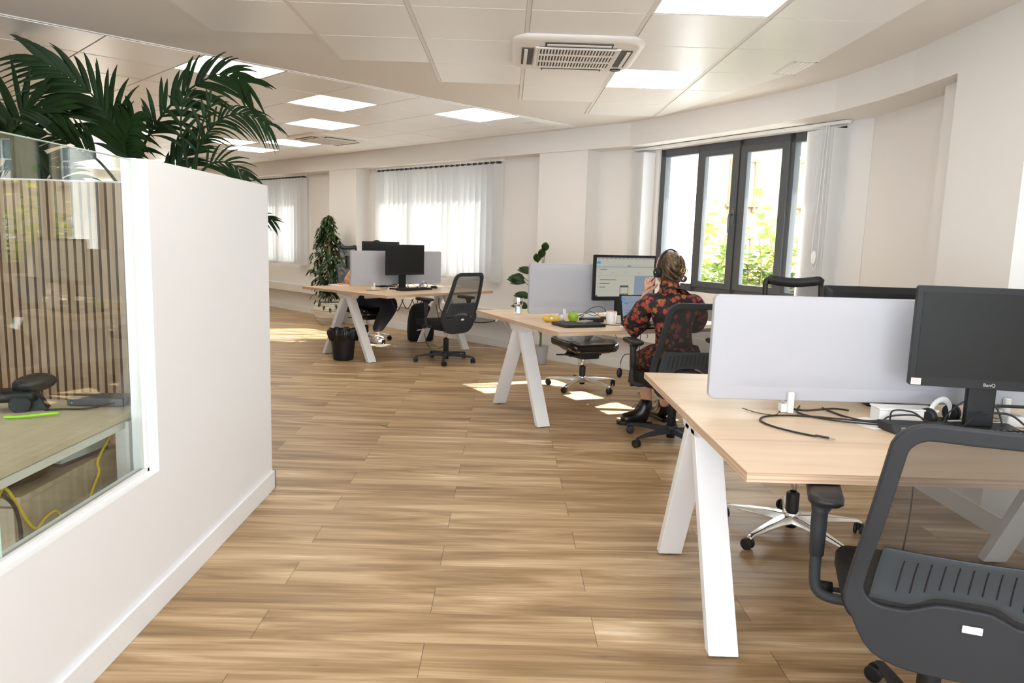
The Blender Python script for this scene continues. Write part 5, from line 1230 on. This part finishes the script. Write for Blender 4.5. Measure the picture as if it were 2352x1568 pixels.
palm((-2.45, 5.0), 'tall dark palm with big arching fronds behind the slatted wall, middle one', [
    ((-2.53, 4.95, 1.72), [(-2.58, 4.93, 1.95), (-2.72, 4.9, 2.20), (-3.02, 4.85, 2.40)], dict(n=20, L0=.50, W0=.046)),
    ((-2.50, 5.0, 1.70), [(-2.42, 5.0, 1.92), (-2.22, 5.0, 2.18), (-1.93, 4.97, 2.35), (-1.72, 4.9, 2.30)], dict(n=20, L0=.40, W0=.042)),
    ((-2.50, 5.0, 1.66), [(-2.45, 4.8, 1.85), (-2.3, 4.6, 2.02)], dict(n=14, L0=.42, W0=.055)),
    ((-2.56, 4.9, 1.62), [(-2.7, 4.85, 1.80), (-2.95, 4.8, 1.92), (-3.2, 4.8, 1.86)], dict(n=18, L0=.40, W0=.036)),
    ((-2.42, 5.0, 1.60), [(-2.25, 5.0, 1.72), (-2.1, 5.0, 1.92)], dict(n=10, L0=.34, W0=.045))], None, 30)
palm((-2.06, 4.75), 'smaller palm whose thin leaf tips hang above the white partition', [
    ((-2.06, 4.85, 1.70), [(-2.00, 4.85, 1.88), (-1.88, 4.85, 2.04), (-1.72, 4.85, 2.09), (-1.56, 4.85, 2.03)], dict(n=18, L0=.26, W0=.024, droop=.55)),
    ((-2.08, 4.85, 1.72), [(-2.12, 4.85, 1.98), (-2.10, 4.85, 2.16)], dict(n=6, L0=.30, W0=.035)),
    ((-2.05, 4.85, 1.64), [(-1.95, 4.85, 1.76), (-1.82, 4.85, 1.78), (-1.70, 4.85, 1.70)], dict(n=10, L0=.24, W0=.022)),
    ((-2.04, 4.85, 1.68), [(-1.98, 4.8, 1.95), (-1.88, 4.75, 2.15)], dict(n=6, L0=.24, W0=.03)),
    ((-2.0, 4.9, 1.20), [(-1.85, 4.9, 1.36), (-1.66, 4.9, 1.44), (-1.55, 4.9, 1.42)], dict(n=8, L0=.16, W0=.02))], None, 60)
palm((-3.35, 5.0), 'dark palm at the left edge with fronds drooping behind the glass', [
    ((-3.25, 4.9, 1.70), [(-3.22, 4.9, 1.9), (-3.10, 4.85, 2.08), (-2.88, 4.8, 2.06)], dict(n=14, L0=.46, W0=.06, droop=.2)),
    ((-3.35, 4.9, 1.68), [(-3.45, 4.9, 1.9), (-3.65, 4.9, 2.0), (-3.9, 4.9, 1.9)], dict(n=16, L0=.45, W0=.05)),
    ((-3.30, 4.8, 1.62), [(-3.12, 4.6, 1.80), (-2.9, 4.4, 1.84), (-2.7, 4.3, 1.70)], dict(n=18, L0=.42, W0=.05, droop=.6)),
    ((-3.35, 4.9, 1.55), [(-3.4, 4.7, 1.75), (-3.45, 4.4, 1.8), (-3.45, 4.2, 1.65)], dict(n=14, L0=.42, W0=.05)),
    ((-3.25, 4.8, 1.50), [(-3.0, 4.7, 1.60), (-2.75, 4.6, 1.62), (-2.5, 4.5, 1.5)], dict(n=16, L0=.36, W0=.045))], None, 90)

# ------------------------------------------------------------ office behind the glass
OAK2 = woodmat('pale_grey_oak', [(0, (.38, .31, .22)), (.5, (.47, .39, .29)), (1, (.54, .46, .35))], sx=3, sy=30, rough=.5, axis=2)
OAK3 = woodmat('pale_desk_laminate', [(0, (.56, .48, .36)), (.5, (.64, .56, .43)), (1, (.70, .62, .49))], sx=30, sy=3, rough=.4, axis=0)
t = empty('office_desk', (-1.32, 2.68, 0), 0, 'pale oak desk with a white frame behind the glass partition', 'desk')
m = MB(); m.box(-1.6, 0, -1.6, 0, .675, .70); m.build('tabletop', OAK3, t, bev=.002)
m = MB(); m.box(-.040, -.012, -1.55, -.02, .640, .668); m.build('frame_rail', WMETAL, t, bev=.003)
for x, y in ((-.05, -.16), (-.05, -1.5), (-1.55, -.1), (-1.55, -1.5)): m = MB(); m.box(x, x+.05, y, y+.05, 0, .665); m.build('leg', WMETAL, t, bev=.003)
t = empty('pedestal_cabinet', (-1.42, 2.08, 0), 0, 'low pale oak pedestal cabinet under the desk behind the glass', 'cabinet')
m = MB(); m.box(-.55, 0, .0, .56, .02, .525); m.build('body', OAK2, t, bev=.002); m = MB(); m.box(-.56, .004, -.004, .57, .525, .545); m.build('top', OAK2, t, bev=.002)
for k in range(3): m = MB(); m.box(-.54, -.01, -.016, 0, .03+.165*k, .185+.165*k); d_ = m.build('drawer', OAK2, t, bev=.002); h = MB(); h.box(-.33, -.22, -.026, -.016, .16+.165*k, .168+.165*k); h.build('handle', STEEL, d_)
t = empty('document_box', (-1.56, 2.46, .545), rad(-8), 'white and teal box with a black lid on the pedestal cabinet', 'box')
m = MB(); m.box(-.11, .11, -.09, .14, .001, .05); m.build('body', mat('box_print', (.62, .70, .70), .5, vary=.5, vscale=14), t, bev=.002); m = MB(); m.box(-.113, .113, -.093, .143, .048, .062); m.build('lid', BLACKP, t, bev=.002)
m = MB(); m.box(-.111, .111, -.091, .141, .0005, .012); m.build('dark_base_band', mat('navy_band', (.03, .04, .09), .5), t)
t = empty('round_cushion', (-1.62, 2.22, .545), 0, 'dark brown round cushion on the pedestal cabinet beneath the desk', 'cushion')
m = MB(); m.lathe([(.10, .0), (.17, .01), (.185, .035), (.17, .055), (.10, .065), (.01, .067)], n=36); m.build('pad', mat('dark_brown_fabric', (.025, .015, .010), .95), t, smooth=True)
def inner_cable(P, r, label, mt): cable(P, r, label, mt)
inner_cable([(-1.36, 1.90, .60), (-1.40, 1.99, .605), (-1.41, 2.05, .54), (-1.41, 2.09, .47), (-1.41, 2.13, .428), (-1.41, 2.17, .442), (-1.41, 2.21, .448), (-1.41, 2.235, .44), (-1.40, 2.245, .40), (-1.40, 2.25, .30)], .0045, 'yellow network cable curving in front of the pedestal, at the lower left', YELLOWC)
inner_cable([(-1.43, 2.62, .66), (-1.41, 2.56, .60), (-1.408, 2.50, .56), (-1.408, 2.47, .53), (-1.408, 2.475, .49), (-1.408, 2.43, .44), (-1.408, 2.40, .38), (-1.405, 2.40, .30)], .0045, 'yellow network cable hanging from the right end of the desk behind the glass', YELLOWC)
inner_cable([(-1.37, 1.90, .60), (-1.40, 1.98, .585), (-1.41, 2.04, .53), (-1.41, 2.06, .44), (-1.41, 2.04, .32), (-1.41, 2.03, .2)], .006, 'black power cable drooping beside the left yellow cable', RUBBER)
t = empty('router_box', (-1.47, 2.62, .70), rad(2), 'flat dark grey network box at the far end of the desk behind the glass', 'network box')
m = MB(); m.box(-.10, .10, -.04, .055, .003, .033); m.build('case', mat('slate_plastic', (.05, .06, .075), .45), t, bev=.004)
m = MB(); m.box(-.085, -.076, -.0415, -.04, .02, .024); m.build('port', BLACKP, t); m = MB(); m.box(-.083, -.080, -.0415, -.04, .012, .015); m.build('led', PAPER, t)
inner_cable([(-1.60, 2.50, .704), (-1.55, 2.52, .704), (-1.47, 2.53, .706), (-1.42, 2.57, .712), (-1.40, 2.582, .716)], .0035, 'black lead running from the desk phone to the network box', RUBBER)
t = empty('video_conference_unit', (-1.70, 2.50, .70), rad(24), 'black video conferencing unit with a rounded camera head on the desk behind the glass', 'video unit')
m = MB(); m.box(-.22, .07, -.045, .045, .035, .075); m.build('speaker_bar', MONP, t, bev=.014, seg=4)
m = MB(); m.M = T(.06, 0, .095)@R(rad(-8), 'Y'); m.ball((0, 0, 0), .06, 20, (1.15, .75, .55)); m.build('camera_head', BLACKP, t, smooth=True)
m = MB(); m.M = T(.02, -.03, .03)@R(PI/2, 'X'); m.lathe([(.030, -.015), (.034, -.01), (.034, .01), (.030, .015)], n=24); m.build('lens_ring', DARKP, t, smooth=True)
m = MB(); m.hexa([(.01, -.03, .001), (.10, -.03, .001), (.10, .04, .001), (.01, .04, .001)], [(.03, -.02, .05), (.075, -.02, .05), (.075, .03, .05), (.03, .03, .05)]); m.build('foot', DARKP, t, bev=.003)
m = MB(); m.tube([(-.19, -.08, .008), (-.07, -.085, .008)], .006, 6); m.build('grip', LIME, t, smooth=True)
m = MB(); m.tube(catmull([(0, 0, 0), (.05, .005, .002), (.10, .03, .004), (.15, .055, .006)], 5), .005, 6); thing_mesh(m, 'highlighter_strap', LIME, 'lime green strap lying in front of the video unit', 'strap', loc=(-1.66, 2.38, .7065), smooth=True)
